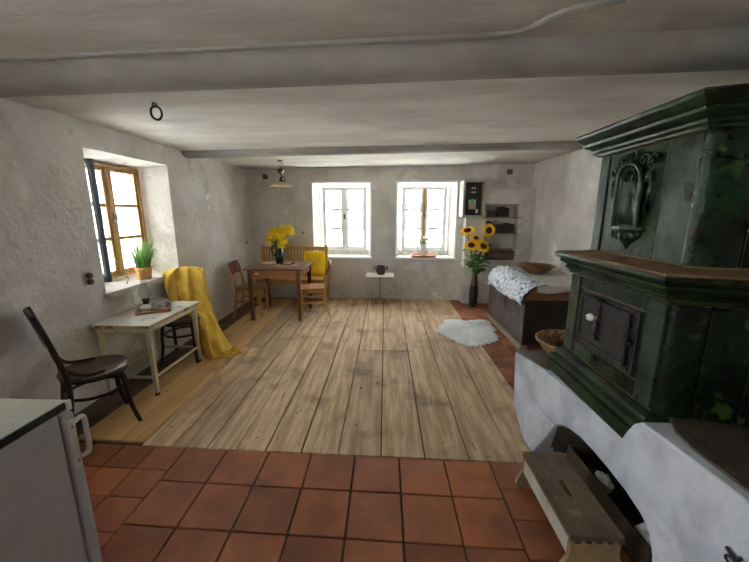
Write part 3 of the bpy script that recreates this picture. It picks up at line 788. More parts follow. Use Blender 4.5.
places = ['lowest left in the jug', 'upper left in the jug', 'in the middle of the bunch', 'top right, highest in the jug', 'front right in the jug', 'lowest right in the jug', 'at the back of the bunch']
heads = [(-.12, -.04, .36), (-.05, -.05, .47), (.03, -.08, .43), (.165, .02, .50), (.10, -.09, .36), (.07, -.10, .29), (.05, .06, .49)]
for i, (pl, h) in enumerate(zip(places, heads)):
    t = thing('chrysanthemum', 'yellow chrysanthemum ' + pl, 'flower', (-1.625, 5.08, .775), 0, 'yellow chrysanthemums in the dark jug')
    mb = MB(); bloom(mb, h, [.075, .09, .09, .095, .085, .068, .085][i], 90, i); mb.build('bloom', 'mum', t, angle=80)
    mb = MB(); mb.tube(cr([(h[0] * .08, h[1] * .08, .16), (h[0] * .35, h[1] * .35, .30), (h[0] * .9, h[1] * .9, h[2] - .03)]), .0045, 6); mb.build('stem', 'stem', t)
    mb = MB(); p = Vector((h[0] * .6, h[1] * .6, .33))
    for k in range(6):
        a = i * 1.3 + k * 1.1; leaf(mb, p + Vector((0, 0, .02 * k - .05)), p + Vector((math.cos(a) * .13, math.sin(a) * .13 - .03, -.03 + .025 * k)), .035)
    mb.build('leaf', 'leaf', t)

# pedestal table with a two-handled pot under the back window
t = thing('pedestal_table', 'small white-topped pedestal table against the wall between the back windows', 'table', (-.085, 5.68, 0))
MB().box(-.235, .235, -.19, .19, .485, .503).build('tabletop', 'white', t, bevel=.004)
MB().box(-.237, .237, -.192, .192, .477, .486).build('edge_strip', 'edgewood', t, bevel=.002)
mb = MB(); mb.lathe([(.03, .06), (.022, .09), (.016, .14), (.016, .42), (.03, .455), (.06, .477)], 16); mb.build('column', 'chrome', t)
for k in range(4):
    a = PI / 4 + k * PI / 2 + .1
    mb = MB(); mb.tube(cr([(0, 0, .10), (.05 * math.cos(a), .05 * math.sin(a), .085), (.12 * math.cos(a), .12 * math.sin(a), .05), (.19 * math.cos(a), .19 * math.sin(a), .008)]), .009, 8)
    mb.build('foot', 'chrome', t)
t = thing('cooking_pot', 'dark brown pottery pot with two handles on the pedestal table', 'pot', (-.075, 5.68, .503))
mb = MB(); mb.lathe([(.055, 0), (.06, .004), (.082, .05), (.086, .09), (.074, .13), (.07, .145), (.078, .155), (.07, .155), (.062, .14), (.07, .09), (0, .02)], 26); mb.build('body', 'pottery', t)
for s in (-1, 1):
    mb = MB(); mb.tube(cr([(s * .075, 0, .13), (s * .11, 0, .13), (s * .115, 0, .10), (s * .085, 0, .085)]), .009, 8); mb.build('handle', 'pottery', t)

# right back window: tray with a jug of tulips
o = MB(); o.lathe([(0, 0), (.215, 0), (.225, .006), (.228, .028), (.216, .03), (.21, .012), (0, .010)], 36, sy=.6)
o = tag(o.build('round_tray', 'traylight'), 'oval orange-brown wooden tray on right back window sill', 'tray'); o.location = (.68, 5.96, .786)
t = thing('pitcher', 'white pitcher holding white tulips on the tray in the right back window', 'pitcher', (.68, 5.95, .797))
mb = MB(); mb.lathe([(.05, 0), (.054, .006), (.060, .08), (.054, .15), (.046, .19), (.052, .21), (.045, .21), (.04, .18), (.048, .08), (0, .012)], 24); mb.build('body', 'whiteceramic', t)
mb = MB(); mb.tube(cr([(-.048, 0, .18), (-.10, -.01, .18), (-.105, -.01, .11), (-.056, 0, .06)]), .008, 8); mb.build('handle', 'casement', t)
for i, (x, y, z, pl) in enumerate([(-.07, -.02, .27, 'leaning left'), (.0, -.03, .30, 'standing upright'), (.06, .0, .29, 'leaning right'), (.015, .04, .31, 'at the back')]):
    t = thing('tulip', 'white tulip ' + pl + ' in the white pitcher', 'flower', (.68, 5.95, .797), 0, 'white tulips in the pitcher')
    mb = MB()
    for k in range(6):
        a = k * PI / 3; d = Vector((math.cos(a), math.sin(a), 0)); c = Vector((x, y, z - .03)); s = Vector((-d.y, d.x, 0)); rw = []
        for q, rr, ww in ((0, .006, .008), (.3, .022, .02), (.65, .026, .019), (1, .016, .003)): rw.append([c + d * rr + Vector((0, 0, q * .06)) - s * ww, c + d * rr * 1.1 + Vector((0, 0, q * .06)), c + d * rr + Vector((0, 0, q * .06)) + s * ww])
        mb.grid(rw)
    mb.build('petals', 'tulip', t, solid=.002)
    mb = MB(); mb.tube(cr([(x * .1, y * .1, .02), (x * .4, y * .4, .17), (x, y, z - .03)]), .004, 6); mb.build('stem', 'stem', t)
    mb = MB()
    for k in range(4):
        a = i * .9 + k * 1.7; leaf(mb, (x * .4, y * .4, .17), (x * .6 + math.cos(a) * .13, y * .5 + math.sin(a) * .06, .24 + .02 * k), .02)
    mb.build('leaf', 'lightleaf', t, solid=.0015)

# ------------------------------------------------------------------ wall niche block, meter box, shelves and books
YN = 5.70
mb = MB()
nx0, nx1 = 1.66, 2.185
def nb(x0, x1, z0, z1, y0=YN, y1=6.0): mb.box(x0, x1, y0, y1, z0, z1)
nb(1.335, nx0, -.02, 1.95); nb(nx1, 2.46, -.02, 1.95); nb(nx0, nx1, -.02, .76); nb(nx0, nx1, 1.685, 1.95)
mb.box(nx0 - .01, nx1 + .01, 5.90, 6.0, .75, 1.70)
struct(mb.build('wall_niche', 'wall', None, angle=30))
mb = MB(); mb.box(1.60, 2.24, YN - .03, 5.895, 1.455, 1.476)
tag(mb.build('shelf', 'shelfwood', None, bevel=.003), 'upper wooden shelf board in the wall niche by the meter box', 'shelf')
mb = MB(); mb.box(1.665, 2.21, YN - .015, 5.895, 1.196, 1.214)
tag(mb.build('shelf', 'shelfwood', None, bevel=.003), 'lower wooden shelf board in the wall niche behind the sunflowers', 'shelf')
def book(label, group, x, y, z, w, d, h, m, lean=0., rz=0.):
    """standing book: w thick, d deep, h high"""
    t = thing('book', label, 'book', (x, y, z), rz, group)
    mb = MB(); mb.box(-w / 2, -w / 2 + .003, 0, d, 0, h); mb.box(w / 2 - .003, w / 2, 0, d, 0, h); mb.box(-w / 2, w / 2, -.003, .002, 0, h)
    o = mb.build('cover', m, t, bevel=.001)
    MB().box(-w / 2 + .003, w / 2 - .003, .003, d - .005, .004, h - .004).build('pages', 'pages', t)
    return t
x = 1.87
for k in range(4):
    w = [.038, .05, .034, .042][k]; book(['dark slim book leftmost on the upper niche shelf', 'thick oxblood book second from left on the upper niche shelf', 'dark book third from left on the upper niche shelf', 'oxblood book rightmost on the upper niche shelf'][k],
         'books on the upper niche shelf', x + w / 2, 5.73, 1.476, w, .12, [.16, .165, .155, .15][k], ['bookdark', 'bookred', 'bookdark', 'bookred'][k]); x += w + .002
t = thing('casket', 'low dark box on the left of the upper niche shelf', 'box', (1.755, 5.79, 1.476))
MB().box(-.075, .075, -.05, .05, 0, .075).build('body', 'bookdark', t, bevel=.004)
MB().box(-.078, .078, -.053, .053, .077, .10).build('lid', 'bookdark', t, bevel=.006)
x = 1.685
ordn = ['leftmost', 'second from left', 'third from left', 'fourth from left', 'fifth from left', 'sixth from left', 'seventh from left', 'rightmost']
for k in range(8):
    w = [.05, .045, .06, .04, .052, .046, .058, .05][k]; h = [.19, .175, .13, .14, .135, .15, .16, .145][k]
    book(['dark', 'dark', 'oxblood', 'dark', 'dark', 'oxblood', 'dark', 'dark'][k] + ' book ' + ordn[k] + ' on the lower niche shelf', 'books on the lower niche shelf', x + w / 2, 5.735, 1.214, w, .12, h, 'bookred' if k in (2, 5) else 'bookdark'); x += w + .006
zz = .76
lay = ['lowest', 'second from the bottom', 'third from the bottom', 'fourth from the bottom', 'topmost']
for k in range(5):
    hh = [.045, .03, .035, .04, .028][k]; ww = [.46, .44, .40, .43, .40][k]; m = ['bookdark', 'bookbrown', 'bookbrown', 'bookred', 'bookbrown'][k]
    t = thing('book', ['dark', 'brown', 'brown', 'oxblood', 'brown'][k] + ' large book lying ' + lay[k] + ' in the niche stack', 'book', (1.935 + [.0, .01, -.015, .012, .0][k], 5.80, zz), R([0, 2, -2, 1, -1][k]), 'books lying at the bottom of the niche')
    mb = MB(); mb.box(-ww / 2, ww / 2, -.09, .085, 0, .004); mb.box(-ww / 2, ww / 2, -.09, .085, hh - .004, hh); mb.box(-ww / 2, ww / 2, -.09, -.086, .004, hh - .004)
    mb.build('cover', m, t, bevel=.001); MB().box(-ww / 2 + .004, ww / 2 - .005, -.085, .08, .004, hh - .004).build('pages', 'pages', t); zz += hh + .0005
mb = MB()
rws = [[(x, 5.715 + .17 * i / 6, zz + .002 + .006 * abs(math.sin(x * 19 + i))) for x in [1.73 + .42 * j / 14 for j in range(15)]] for i in range(7)]
mb.grid(rws); tag(mb.build('paper_sheet', 'pages', None, solid=.002), 'pale loose paper lying on top of the niche book stack', 'paper')

t = thing('meter_box', 'white plastered electric meter box with black panel right of the right back window', 'meter box', (1.41, 5.70, 1.47))
mb = MB(); mb.box(1.245, 1.275, 5.61, 5.95, 1.475, 2.055); mb.box(1.575, 1.605, 5.61, 5.95, 1.475, 2.055); mb.box(1.275, 1.575, 5.61, 5.95, 2.025, 2.055); mb.box(1.275, 1.575, 5.61, 5.95, 1.475, 1.50)
mb.box(1.275, 1.575, 5.68, 5.95, 1.50, 2.025)
mb.build('housing', 'oldwhite', t, bevel=.012, bseg=3, w=True)
MB().box(1.277, 1.573, 5.64, 5.675, 1.502, 2.023).build('panel', 'black', t, bevel=.004, w=True)
MB().box(1.545, 1.573, 5.613, 5.638, 1.502, 2.023).build('wooden_strip', 'brown', t, bevel=.002, w=True)
mb = MB(); mb.lathe([(0, 0), (.08, 0), (.085, .03), (.07, .04), (0, .042)], 24, mtx=Matrix.Translation((1.405, 5.64, 1.90)) @ Matrix.Rotation(PI / 2, 4, 'X'))
gm = mb.build('gauge', 'iron', t, w=True)
for x in (1.385, 1.425):
    for z in (1.865, 1.93): MB().box(x - .012, x + .012, 5.594, 5.60, z - .008, z + .008).build('gauge_glint', 'porcelain', gm, w=True)  # white chips standing in for the glints on the gauge
MB().box(1.345, 1.46, 5.632, 5.638, 1.60, 1.68).build('notice', 'paperr', t, w=True)
MB().box(1.345, 1.46, 5.632, 5.638, 1.682, 1.75).build('notice', 'paperw', t, w=True)
mb = MB(); mb.prism([(1.355, 1.71), (1.375, 1.735), (1.39, 1.735), (1.40, 1.775), (1.412, 1.735), (1.44, 1.735), (1.43, 1.705), (1.40, 1.70)], lambda p: (p[0], 5.625, p[1]), lambda p: (p[0], 5.632, p[1])); mb.build('green_sticker', 'sticker', t, w=True)
MB().box(1.465, 1.50, 5.632, 5.638, 1.54, 1.60).build('paper_tag', 'porcelain', t, w=True)
MB().box(1.474, 1.478, 5.627, 5.632, 1.555, 1.585).build('tag_mark', 'black', t, w=True)

# little fittings on the walls
def junction(label, x, z):
    t = thing('junction_box', label, 'junction box', (x, yb(x, 0), z), -.035)
    MB().box(-.043, .043, -.03, .0, -.04, .04).build('box', 'bakelite', t, bevel=.006)
    mb = MB(); mb.lathe([(0, 0), (.02, 0), (.018, .004), (0, .005)], 14, mtx=Matrix.Translation((0, -.03, 0)) @ Matrix.Rotation(PI / 2, 4, 'X')); mb.build('cover_cap', 'bakelite', t)
junction('brown square junction box high on the back wall above dining table', -2.09, 2.155)
junction('brown square junction box high in the back right corner above the niche', 2.05, 2.205)
t = thing('light_switch', 'small round switch on the back wall left of the left back window', 'switch', (-1.465, yb(-1.465, 0), 1.20))
mb = MB(); mb.lathe([(0, 0), (.035, 0), (.036, .012), (.025, .02), (0, .022)], 20, mtx=Matrix.Rotation(PI / 2, 4, 'X')); mb.build('switch_plate', 'beigeplastic', t)
MB().box(-.004, .014, -.036, -.02, -.012, .012).build('knob', 'bakelite', t, bevel=.003)
mb = MB(); mb.lathe([(0, 0), (.05, 0), (.05, .006), (.045, .008), (0, .008)], 24, mtx=Matrix.Rotation(PI / 2, 4, 'X'))
o = tag(mb.build('cover_plate', 'wall'), 'round whitewashed cover plate on the wall below right back window', 'cover plate'); o.location = (1.175, yb(1.175, 0), .575)
t = thing('wall_socket', 'double brown and beige socket on the left wall beside the window', 'socket', (XL, 2.605, 1.02))
MB().box(-.002, .012, -.028, .028, -.05, .05).build('back_plate', 'beigeplastic', t, bevel=.004)
for k, z in enumerate((-.025, .025)):
    mb = MB(); mb.lathe([(0, 0.01), (.024, .01), (.024, .03), (.018, .038), (0, .036)], 20, mtx=Matrix.Translation((0, 0, z)) @ Matrix.Rotation(PI / 2, 4, 'Y')); mb.build('socket_cap', 'bakelite', t)
mb = MB(); mb.tube(cr([(0, 0, 0), (.03, 0, 0), (.035, 0, .02)]), .006, 8); mb.ball((.035, 0, .02), .012, 10, 6)
o = tag(mb.build('coat_peg', 'iron'), 'small black peg on the left wall near the back corner', 'peg'); o.location = (XL, 5.75, 1.03)

# ring hanging from the ceiling, pendant lamp
t = thing('ceiling_ring', 'black iron ring hanging from a hook in the ceiling', 'ring', (-1.53, 2.36, 2.276))
mb = MB(); mb.tube(cr([(0, 0, .03), (0, 0, -.01), (.012, 0, -.03), (0, 0, -.045), (-.012, 0, -.03), (-.006, 0, -.015)]), .006, 8); mb.lathe([(0, 0), (.016, 0), (.016, -.008), (0, -.008)], 12); mb.build('hook', 'iron', t)
mb = MB(); mb.tube([(.033 * math.cos(a) * .8 + .006, .033 * math.cos(a) * .5, -.080 + .042 * math.sin(a)) for a in [2 * PI * k / 28 for k in range(28)]], .0075, 8, closed=True); mb.build('ring', 'iron', t)
t = thing('pendant_lamp', 'pull-down pendant lamp with wide enamel shade over the dining table', 'lamp', (-1.51, 5.0, 2.275))
mb = MB(); mb.tube(cr([(0, 0, .02), (0, 0, -.03), (.03, 0, -.04), (.03, 0, -.075), (0, 0, -.085), (-.02, 0, -.06)]), .008, 8); mb.lathe([(0, .005), (.04, .005), (.04, -.012), (0, -.02)], 16); mb.build('ceiling_hook', 'chrome', t)
mb = MB(); mb.tube([(0, 0, -.08), (0, 0, -.125)], .005, 6); mb.tube([(0, 0, -.17), (0, 0, -.225)], .006, 6); mb.build('cord', 'iron', t)
mb = MB(); mb.lathe([(0, -.19), (.02, -.18), (.042, -.15), (.048, -.13), (.04, -.118), (0, -.112)], 18); mb.build('counterweight', 'black', t)
mb = MB(); mb.lathe([(0, -.215), (.014, -.22), (.018, -.26), (.03, -.275), (.032, -.30), (.02, -.305), (0, -.305)], 16); mb.build('lamp_socket', 'black', t)
mb = MB(); mb.tube(cr([(.012, 0, -.22), (.05, 0, -.235), (.055, 0, -.275), (.03, 0, -.30)]), .006, 8); mb.build('pull_handle', 'iron', t)
mb = MB(); mb.lathe([(.03, -.295), (.06, -.305), (.11, -.325), (.152, -.352), (.155, -.356)], 36); mb.build('lamp_shade', 'shade', t, solid=.003)
mb = MB(); mb.lathe([(0, -.395), (.02, -.39), (.03, -.37), (.028, -.35), (.014, -.325), (.013, -.30), (0, -.30)], 18); mb.build('bulb', 'lampglass', t)

# ------------------------------------------------------------------ sunflowers in a floor vase
VX, VY = 1.475, 5.50
t = thing('floor_vase', 'tall brown wooden floor vase with dark lower half beside the wall niche', 'vase', (VX, VY, 0))
mb = MB(); mb.lathe([(.055, 0), (.062, .01), (.07, .12), (.072, .25), (.066, .33), (.06, .36)], 24); mb.build('lower_body', 'bark', t)
mb = MB(); mb.lathe([(.06, .36), (.055, .42), (.046, .50), (.042, .57), (.046, .63), (.052, .655), (.046, .655), (.038, .58), (0, .5)], 24); mb.build('neck', 'brown', t)
def sunflower(label, h, face, r, leaves):
    t = thing('sunflower', label, 'flower', (VX, VY, 0), 0, 'sunflowers in the floor vase')
    h = Vector(h) - Vector((VX, VY, 0)); n = Vector(face).normalized()
    q = n.to_track_quat('Z', 'Y').to_matrix().to_4x4(); T_ = Matrix.Translation(h) @ q
    mb = MB()
    for ring, cnt, rr, tw in ((0, 17, 1., 0), (1, 16, .9, .18)):
        for k in range(cnt):
            a = 2 * PI * k / cnt + tw + rnd.uniform(-.06, .06); d = Vector((math.cos(a), math.sin(a), 0)); s = Vector((-d.y, d.x, 0)); rw = []
            ln = r * rr * rnd.uniform(.92, 1.06)
            for qq, ww in ((.0, .06), (.25, .10), (.5, .115), (.78, .06), (1, .005)):
                p = d * (r * .36 + (ln - r * .36) * qq) + Vector((0, 0, .012 * ring - .05 * r * qq + .12 * r * qq * (1 - qq) * 2))
                rw.append([T_ @ (p - s * r * ww), T_ @ (p + Vector((0, 0, -.02 * r))), T_ @ (p + s * r * ww)])
            mb.grid(rw)
    mb.build('petals', 'petal', t, solid=.002, angle=80)
    mb = MB(); mb.lathe([(0, -.012), (r * .35, -.012), (r * .46, 0), (r * .42, .014), (r * .25, .02), (0, .014)], 22, mtx=T_); mb.build('disc', 'disc', t)
    base = Vector((h.x * .08, h.y * .08, .52))
    b2 = h - n * .04
    mb = MB(); mb.tube(cr([base, base.lerp(b2, .5) + Vector((0, 0, .03)), b2 - n * .04 + Vector((0, 0, -.03)), b2 + n * .03], 6), .008, 8); mb.build('stem', 'stem', t)
    for (f, ang, ln, w) in leaves + [(.12, leaves[0][1] + 1.4, .15, .06), (.45, leaves[0][1] - 1.0, .15, .055), (.68, leaves[0][1] + 2.2, .11, .05), (.6, -1.3 - h.x, .13, .055), (.35, -2.0 + h.x, .14, .06)]:
        mb = MB(); p = base.lerp(b2, f); leaf(mb, p, p + Vector((math.cos(ang) * ln * 1.15, math.sin(ang) * ln * 1.15, ln * .45)), w * 1.45, curl=.4); mb.build('leaf', 'leaf', t, solid=.002)
    return t
sunflower('sunflower at upper left facing the ceiling, highest on the left of the vase', (1.285, 5.34, 1.265), (-.3, -.55, .85), .135, [(.35, 2.8, .16, .05), (.6, 3.6, .14, .05)])
sunflower('large sunflower at upper right facing the room', (1.60, 5.32, 1.275), (.18, -1, .12), .125, [(.3, -.6, .17, .05), (.55, .2, .2, .055), (.7, -1.2, .13, .045)])
sunflower('sunflower at lower left turned upwards', (1.345, 5.30, 1.04), (-.15, -.7, .75), .125, [(.4, 3.4, .13, .05), (.2, -1.9, .16, .055)])
sunflower('sunflower at lower right beside the niche books', (1.52, 5.28, 1.03), (.2, -.8, .6), .13, [(.25, -.9, .16, .05), (.5, -1.5, .12, .045), (.3, .1, .22, .05)])
sunflower('small sunflower half hidden in the middle of the bunch', (1.43, 5.38, 1.145), (0, -.6, .8), .10, [(.2, -1.5, .15, .05), (.3, 4.2, .15, .05)])

# ------------------------------------------------------------------ sheepskin
out = [(.74, 4.22), (.80, 4.40), (.93, 4.53), (.90, 4.62), (1.05, 4.66), (1.22, 4.58), (1.42, 4.66), (1.54, 4.62), (1.50, 4.46), (1.53, 4.32), (1.44, 4.22), (1.46, 4.05), (1.38, 3.92), (1.24, 3.84), (1.06, 3.77), (.93, 3.87), (.84, 4.05)]
ol = [Vector((p.x, p.y)) for p in cr([(a, b, 0) for a, b in [(.74 + (a - .74) * .88, b) for a, b in out]], 4, True)]
cen = Vector((1.10, 4.22))
mb = MB(); rws = []
for q in [1, .93, .8, .6, .4, .2, .02]:
    rws.append([(cen.x + (p.x - cen.x) * q, cen.y + (p.y - cen.y) * q, .004 + .05 * (1 - q ** 4)) for p in ol])
mb.grid(rws, True)
for k in range(4200):
    i = rnd.randrange(len(ol)); f = rnd.random(); a = ol[i].lerp(ol[(i + 1) % len(ol)], f)
    q = math.sqrt(rnd.random()); p = cen + (a - cen) * q
    z = .004 + .05 * (1 - q ** 4); d = (a - cen).normalized(); ang = math.atan2(d.y, d.x) + rnd.uniform(-.9, .9)
    d = Vector((math.cos(ang), math.sin(ang), 0)); s = Vector((-d.y, d.x, 0)); ln = rnd.uniform(.045, .085); w = rnd.uniform(.008, .015)
    b = Vector((p.x, p.y, z - .006)); m1 = b + d * ln * .45 + Vector((0, 0, ln * .28)); tp = b + d * ln + Vector((0, 0, ln * rnd.uniform(.05, .3)))
    tp.z = max(tp.z, .004)
    mb.add([b - s * w, b + s * w, m1 - s * w * .8, m1 + s * w * .8, m1 + Vector((0, 0, w)), tp], [(0, 1, 3, 2), (2, 3, 5), (0, 2, 4), (1, 4, 3), (2, 5, 4), (3, 4, 5)])
tag(mb.build('sheepskin_rug', 'fur', None, angle=80), 'white fluffy sheepskin on the floor in front of the chest', 'rug')

# ------------------------------------------------------------------ chest against the right wall
t = thing('chest', 'old dark wooden chest with worn front against the right wall', 'chest', (1.95, 4.33, 0))
CX0, CX1, CY0, CY1 = 1.575, 2.40, 3.70, 4.97
MB().box(CX0, CX1, CY0 + .012, CY1, .05, .545).build('body', 'chestfront', t, bevel=.006, w=True)
MB().box(CX0 + .012, CX1, CY0, CY0 + .014, .05, .545).build('end_board', 'chestend', t, bevel=.003, w=True)
mb = MB(); mb.box(CX0 - .008, CX0 + .01, CY0 - .004, CY0 + .045, .05, .545); mb.box(CX0 - .008, CX0 + .01, CY1 - .05, CY1, .05, .545); mb.box(CX0 - .008, CX0 + .01, CY0, CY1, .505, .545); mb.box(CX0 - .008, CX0 + .01, CY0, CY1, .05, .085)
mb.build('front_frame', 'slab2', t, bevel=.003, w=True)
MB().box(CX0 - .035, CX0 + .05, CY0 - .03, CY1 + .07, 0, .05).build('base_runner', 'shelfwood', t, bevel=.005, w=True)
MB().box(CX1 - .09, CX1, CY0 - .0, CY1, 0, .05).build('base_runner', 'bookbrown', t, bevel=.005, w=True)
mb = MB(); mb.prism([(CX0 - .012, .548), (CX1, .548), (CX1, .742), (CX0 + .11, .742), (CX0 + .03, .66), (CX0 - .012, .60)], lambda p: (p[0], CY0 - .012, p[1]), lambda p: (p[0], CY1 + .01, p[1]))
lid = mb.build('lid', 'chestlid', t, bevel=.006, w=True)
MB().box(CX0 - .012, CX1, CY0 - .022, CY0 - .012, .548, .585).build('lid_moulding', 'chestend', lid, bevel=.003, w=True)
mb = MB(); mb.lathe([(0, 0), (.03, .0), (.028, .008), (0, .01)], 16, mtx=Matrix.Translation((CX0 - .002, 4.32, .43)) @ Matrix.Rotation(-PI / 2, 4, 'Y')); mb.box(CX0 - .012, CX0 - .004, 4.30, 4.34, .35, .47)
mb.build('lock_plate', 'iron', t, w=True)
mb = MB(); rws = []
for i in range(31):
    y = CY0 - .03 + (CY1 - CY0 + .05) * i / 30; r = []
    for j in range(25):
        x = CX0 + .10 + (CX1 + .01 - CX0 - .10) * j / 24
        r.append((x, y, .751 + .004 * math.sin(x * 14 + y * 9) + .004 * noise.noise(Vector((x * 6, y * 6, 0)))))
    rws.append(r)
first = [(p[0], CY0 - .036, .72 + .012 * math.sin(p[0] * 13)) for p in rws[0]]
second = [(p[0], CY0 - .038, .69 + .02 * math.sin(p[0] * 9 + 1)) for p in rws[0]]
mb.grid([second, first] + rws)
tag(mb.build('tablecloth', 'cream', None, solid=.004, angle=180), 'cream linen cloth spread over the chest lid', 'cloth')
mb = MB(); rws = []
prof = [(CX0 + .20, .766), (CX0 + .16, .772), (CX0 + .11, .770), (CX0 + .06, .755), (CX0 + .01, .715), (CX0 - .03, .665), (CX0 - .045, .61), (CX0 - .05, .565), (CX0 - .052, .525)]
pr_ = cr([(a, 0, b) for a, b in prof], 4)
for i in range(61):
    v = i / 60; y = CY0 - .075 + (CY1 - CY0 + .02) * v; r = []
    for j, p in enumerate(pr_):
        u = j / (len(pr_) - 1)
        bx = .045 * noise.noise(Vector((u * 3.5, v * 9, 1))) + .030 * noise.noise(Vector((u * 9, v * 22, 4)))
        cut = .12 * (1 - v) * max(0, u - .45)
        hem = (.03 * math.sin(v * 11) + .02 * math.sin(v * 23)) * max(0, u - .7)
        zz = p.z + max(bx, -.004) * .9 + hem + .02 * v * (1 - u)
        r.append((p.x - abs(bx) * .7 + .10 * (1 - u) * max(0, v - .7) * 0, y + cut, zz))
    rws.append(r)
mb.grid(rws)
tag(mb.build('drape', 'foil', None, solid=.003, angle=60), 'crinkled white and blue printed cloth hanging over the front of the chest', 'cloth')
mb = MB(); mb.lathe([(0, 0), (.10, 0), (.11, .006), (.17, .045), (.235, .098), (.24, .104), (.228, .104), (.165, .055), (.10, .016), (0, .014)], 40)
o = tag(mb.build('dough_bowl', 'bowlwood'), 'wide shallow wooden bowl on the cream cloth of the chest', 'bowl'); o.location = (2.03, 4.52, .757)

# ------------------------------------------------------------------ stove: whitewashed masonry base
t = thing('stove_plinth', 'whitewashed masonry base with arched opening beneath the green stove', 'plinth', (1.75, 1.6, 0))
arch = [(1.14, 0), (1.14, .10), (1.165, .165), (1.21, .235), (1.27, .262), (1.36, .280), (1.5, .290), (1.62, .292), (1.74, .287), (1.85, .266), (1.93, .235), (1.975, .205), (1.98, .0)]
outl = [(.45, 0)] + arch + [(2.25, 0), (2.53, 0), (2.53, .2), (2.53, .472), (2.2, .478), (1.75, .478), (1.455, .478), (1.445, .50), (1.43, .555), (1.405, .61), (1.37, .640), (.9, .640), (.45, .640)]
def face(p):
    y, z = p
    x = 1.075 + .155 * z - (.035 if z > .49 and y > 1.3 else 0) if y < 2.0 else 1.075 + .155 * z - (y - 2.0) / .53 * (.10 * z / .48 + .02)
    return (x, y, z)
mb = MB(); mb.prism(outl, face, lambda p: (1.50, p[0], p[1]))
mb.box(1.49, XR - .004, .45, 2.53, 0, .47); mb.box(1.49, XR - .004, .45, 1.40, .46, .638)
mb.build('masonry', 'plinth', t, bevel=.012, bseg=3, w=True)
mb = MB(); ar = [(y, z) for y, z in arch]
mb.grid([[(1.085 + .155 * z, y + (.004 if y < 1.5 else -.004) * (z < .27), z - .004 * (z > .02)) for y, z in ar], [(1.486, y + (.004 if y < 1.5 else -.004) * (z < .27), z - .004 * (z > .02)) for y, z in ar]])
mb.add([(1.486, 1.13, 0), (1.486, 1.99, 0), (1.486, 1.99, .30), (1.486, 1.13, .30)], [(0, 1, 2, 3)])
mb.build('arch_lining', 'lining', t, w=True)
mb = MB()
mb.add([(1.075, 2.53, 0), (1.03, 2.40, 0), (.965, 2.1, 0), (.972, 1.975, 0), (1.11, 1.975, 0), (1.11, 2.53, 0), (1.095, 1.975, .20), (1.055, 2.52, .25), (1.12, 1.975, .205), (1.12, 2.52, .25), (1.03, 1.975, .085), (1.0, 2.15, .09)],
       [(0, 1, 2, 3, 4, 5), (3, 10, 6, 8, 4), (0, 5, 9, 7), (6, 7, 9, 8), (10, 11, 7, 6), (2, 11, 10, 3), (1, 7, 11, 2), (0, 7, 1)])
mb.build('foot_flare', 'plinth', t, w=True, bevel=.01)
mb = MB(); mb.prism([(1.205, .45), (1.205, 1.20), (1.225, 1.30), (1.28, 1.40), (1.80, 1.40), (2.43, 1.40), (2.43, .45)], lambda p: (p[0], p[1], .638), lambda p: (p[0], p[1], .652)); mb.build('near_slab', 'slab', t, bevel=.004, w=True)
mb = MB(); mb.prism([(1.045, 2.525), (1.125, 2.20), (2.43, 2.20), (2.43, 2.525)], lambda p: (p[0], p[1], .470), lambda p: (p[0], p[1], .486)); mb.build('far_slab', 'slab2', t, bevel=.005, w=True)
# iron hook at the lower right
t = thing('iron_latch', 'black forged latch on the whitewashed stove base at lower right', 'latch', (1.145, .915, .44))
t.scale = (.62, .62, .62)
mb = MB(); mb.tube(cr([(-.005, -.10, -.05), (-.02, -.03, .0), (-.02, .025, .03), (-.02, .055, .045)]), .009, 8); mb.build('bar', 'iron', t)
mb = MB(); mb.tube([(-.02, .02 + .028 * math.cos(a), -.008 + .02 * math.sin(a)) for a in [2 * PI * k / 18 for k in range(18)]], .007, 8, closed=True); mb.build('ring', 'iron', t)
mb = MB(); mb.tube([(-.015, .0, .02), (-.02, -.015, .05)], .008, 8); mb.ball((-.02, -.016, .053), .011, 8, 6); mb.build('knob', 'iron', t)

# ------------------------------------------------------------------ green tiled stove
st = thing('tiled_stove', 'tall dark green tiled stove with cornices on the whitewashed base', 'stove', (1.8, 1.7, .478))
FOOT = [(1.22, 2.20), (1.22, 1.438), (1.79, 1.253), (XR - .01, 1.253), (XR - .01, 2.20)]
FOOT_U = [(1.22, 2.185), (1.22, 1.418), (1.79, 1.233), (XR - .01, 1.233), (XR - .01, 2.185)]
def offset(poly, d, far=9.):
    n = len(poly); out = []
    c = Vector((1.9, 1.7))
    for i in range(n):
        p0, p1, p2 = Vector(poly[i - 1]), Vector(poly[i]), Vector(poly[(i + 1) % n])
        def nrm(a, b):
            e = (b - a).normalized(); q = Vector((e.y, -e.x))
            return q if q.dot((a + b) / 2 - c) > 0 else -q
        n1, n2 = nrm(p0, p1), nrm(p1, p2)
        b = (n1 + n2); k = d / max(.2, 1 + n1.dot(n2))
        q = p1 + b * k
        q.x = min(q.x, XR - .005); q.y = min(q.y, far)
        out.append(q)
    return out
def shell(name, prof, m, parent=st, bevel=0., cap=True, foot=FOOT, far=9.):
    mb = MB(); rows = []
    for d, z in prof: rows.append([(p.x, p.y, z) for p in offset(foot, d, far)])
    mb.grid(rows, True)
    if cap:
        mb.add(rows[0], [tuple(range(5))]); mb.add(rows[-1], [tuple(range(5))])
    return mb.build(name, m, parent, w=True, bevel=bevel, angle=25)
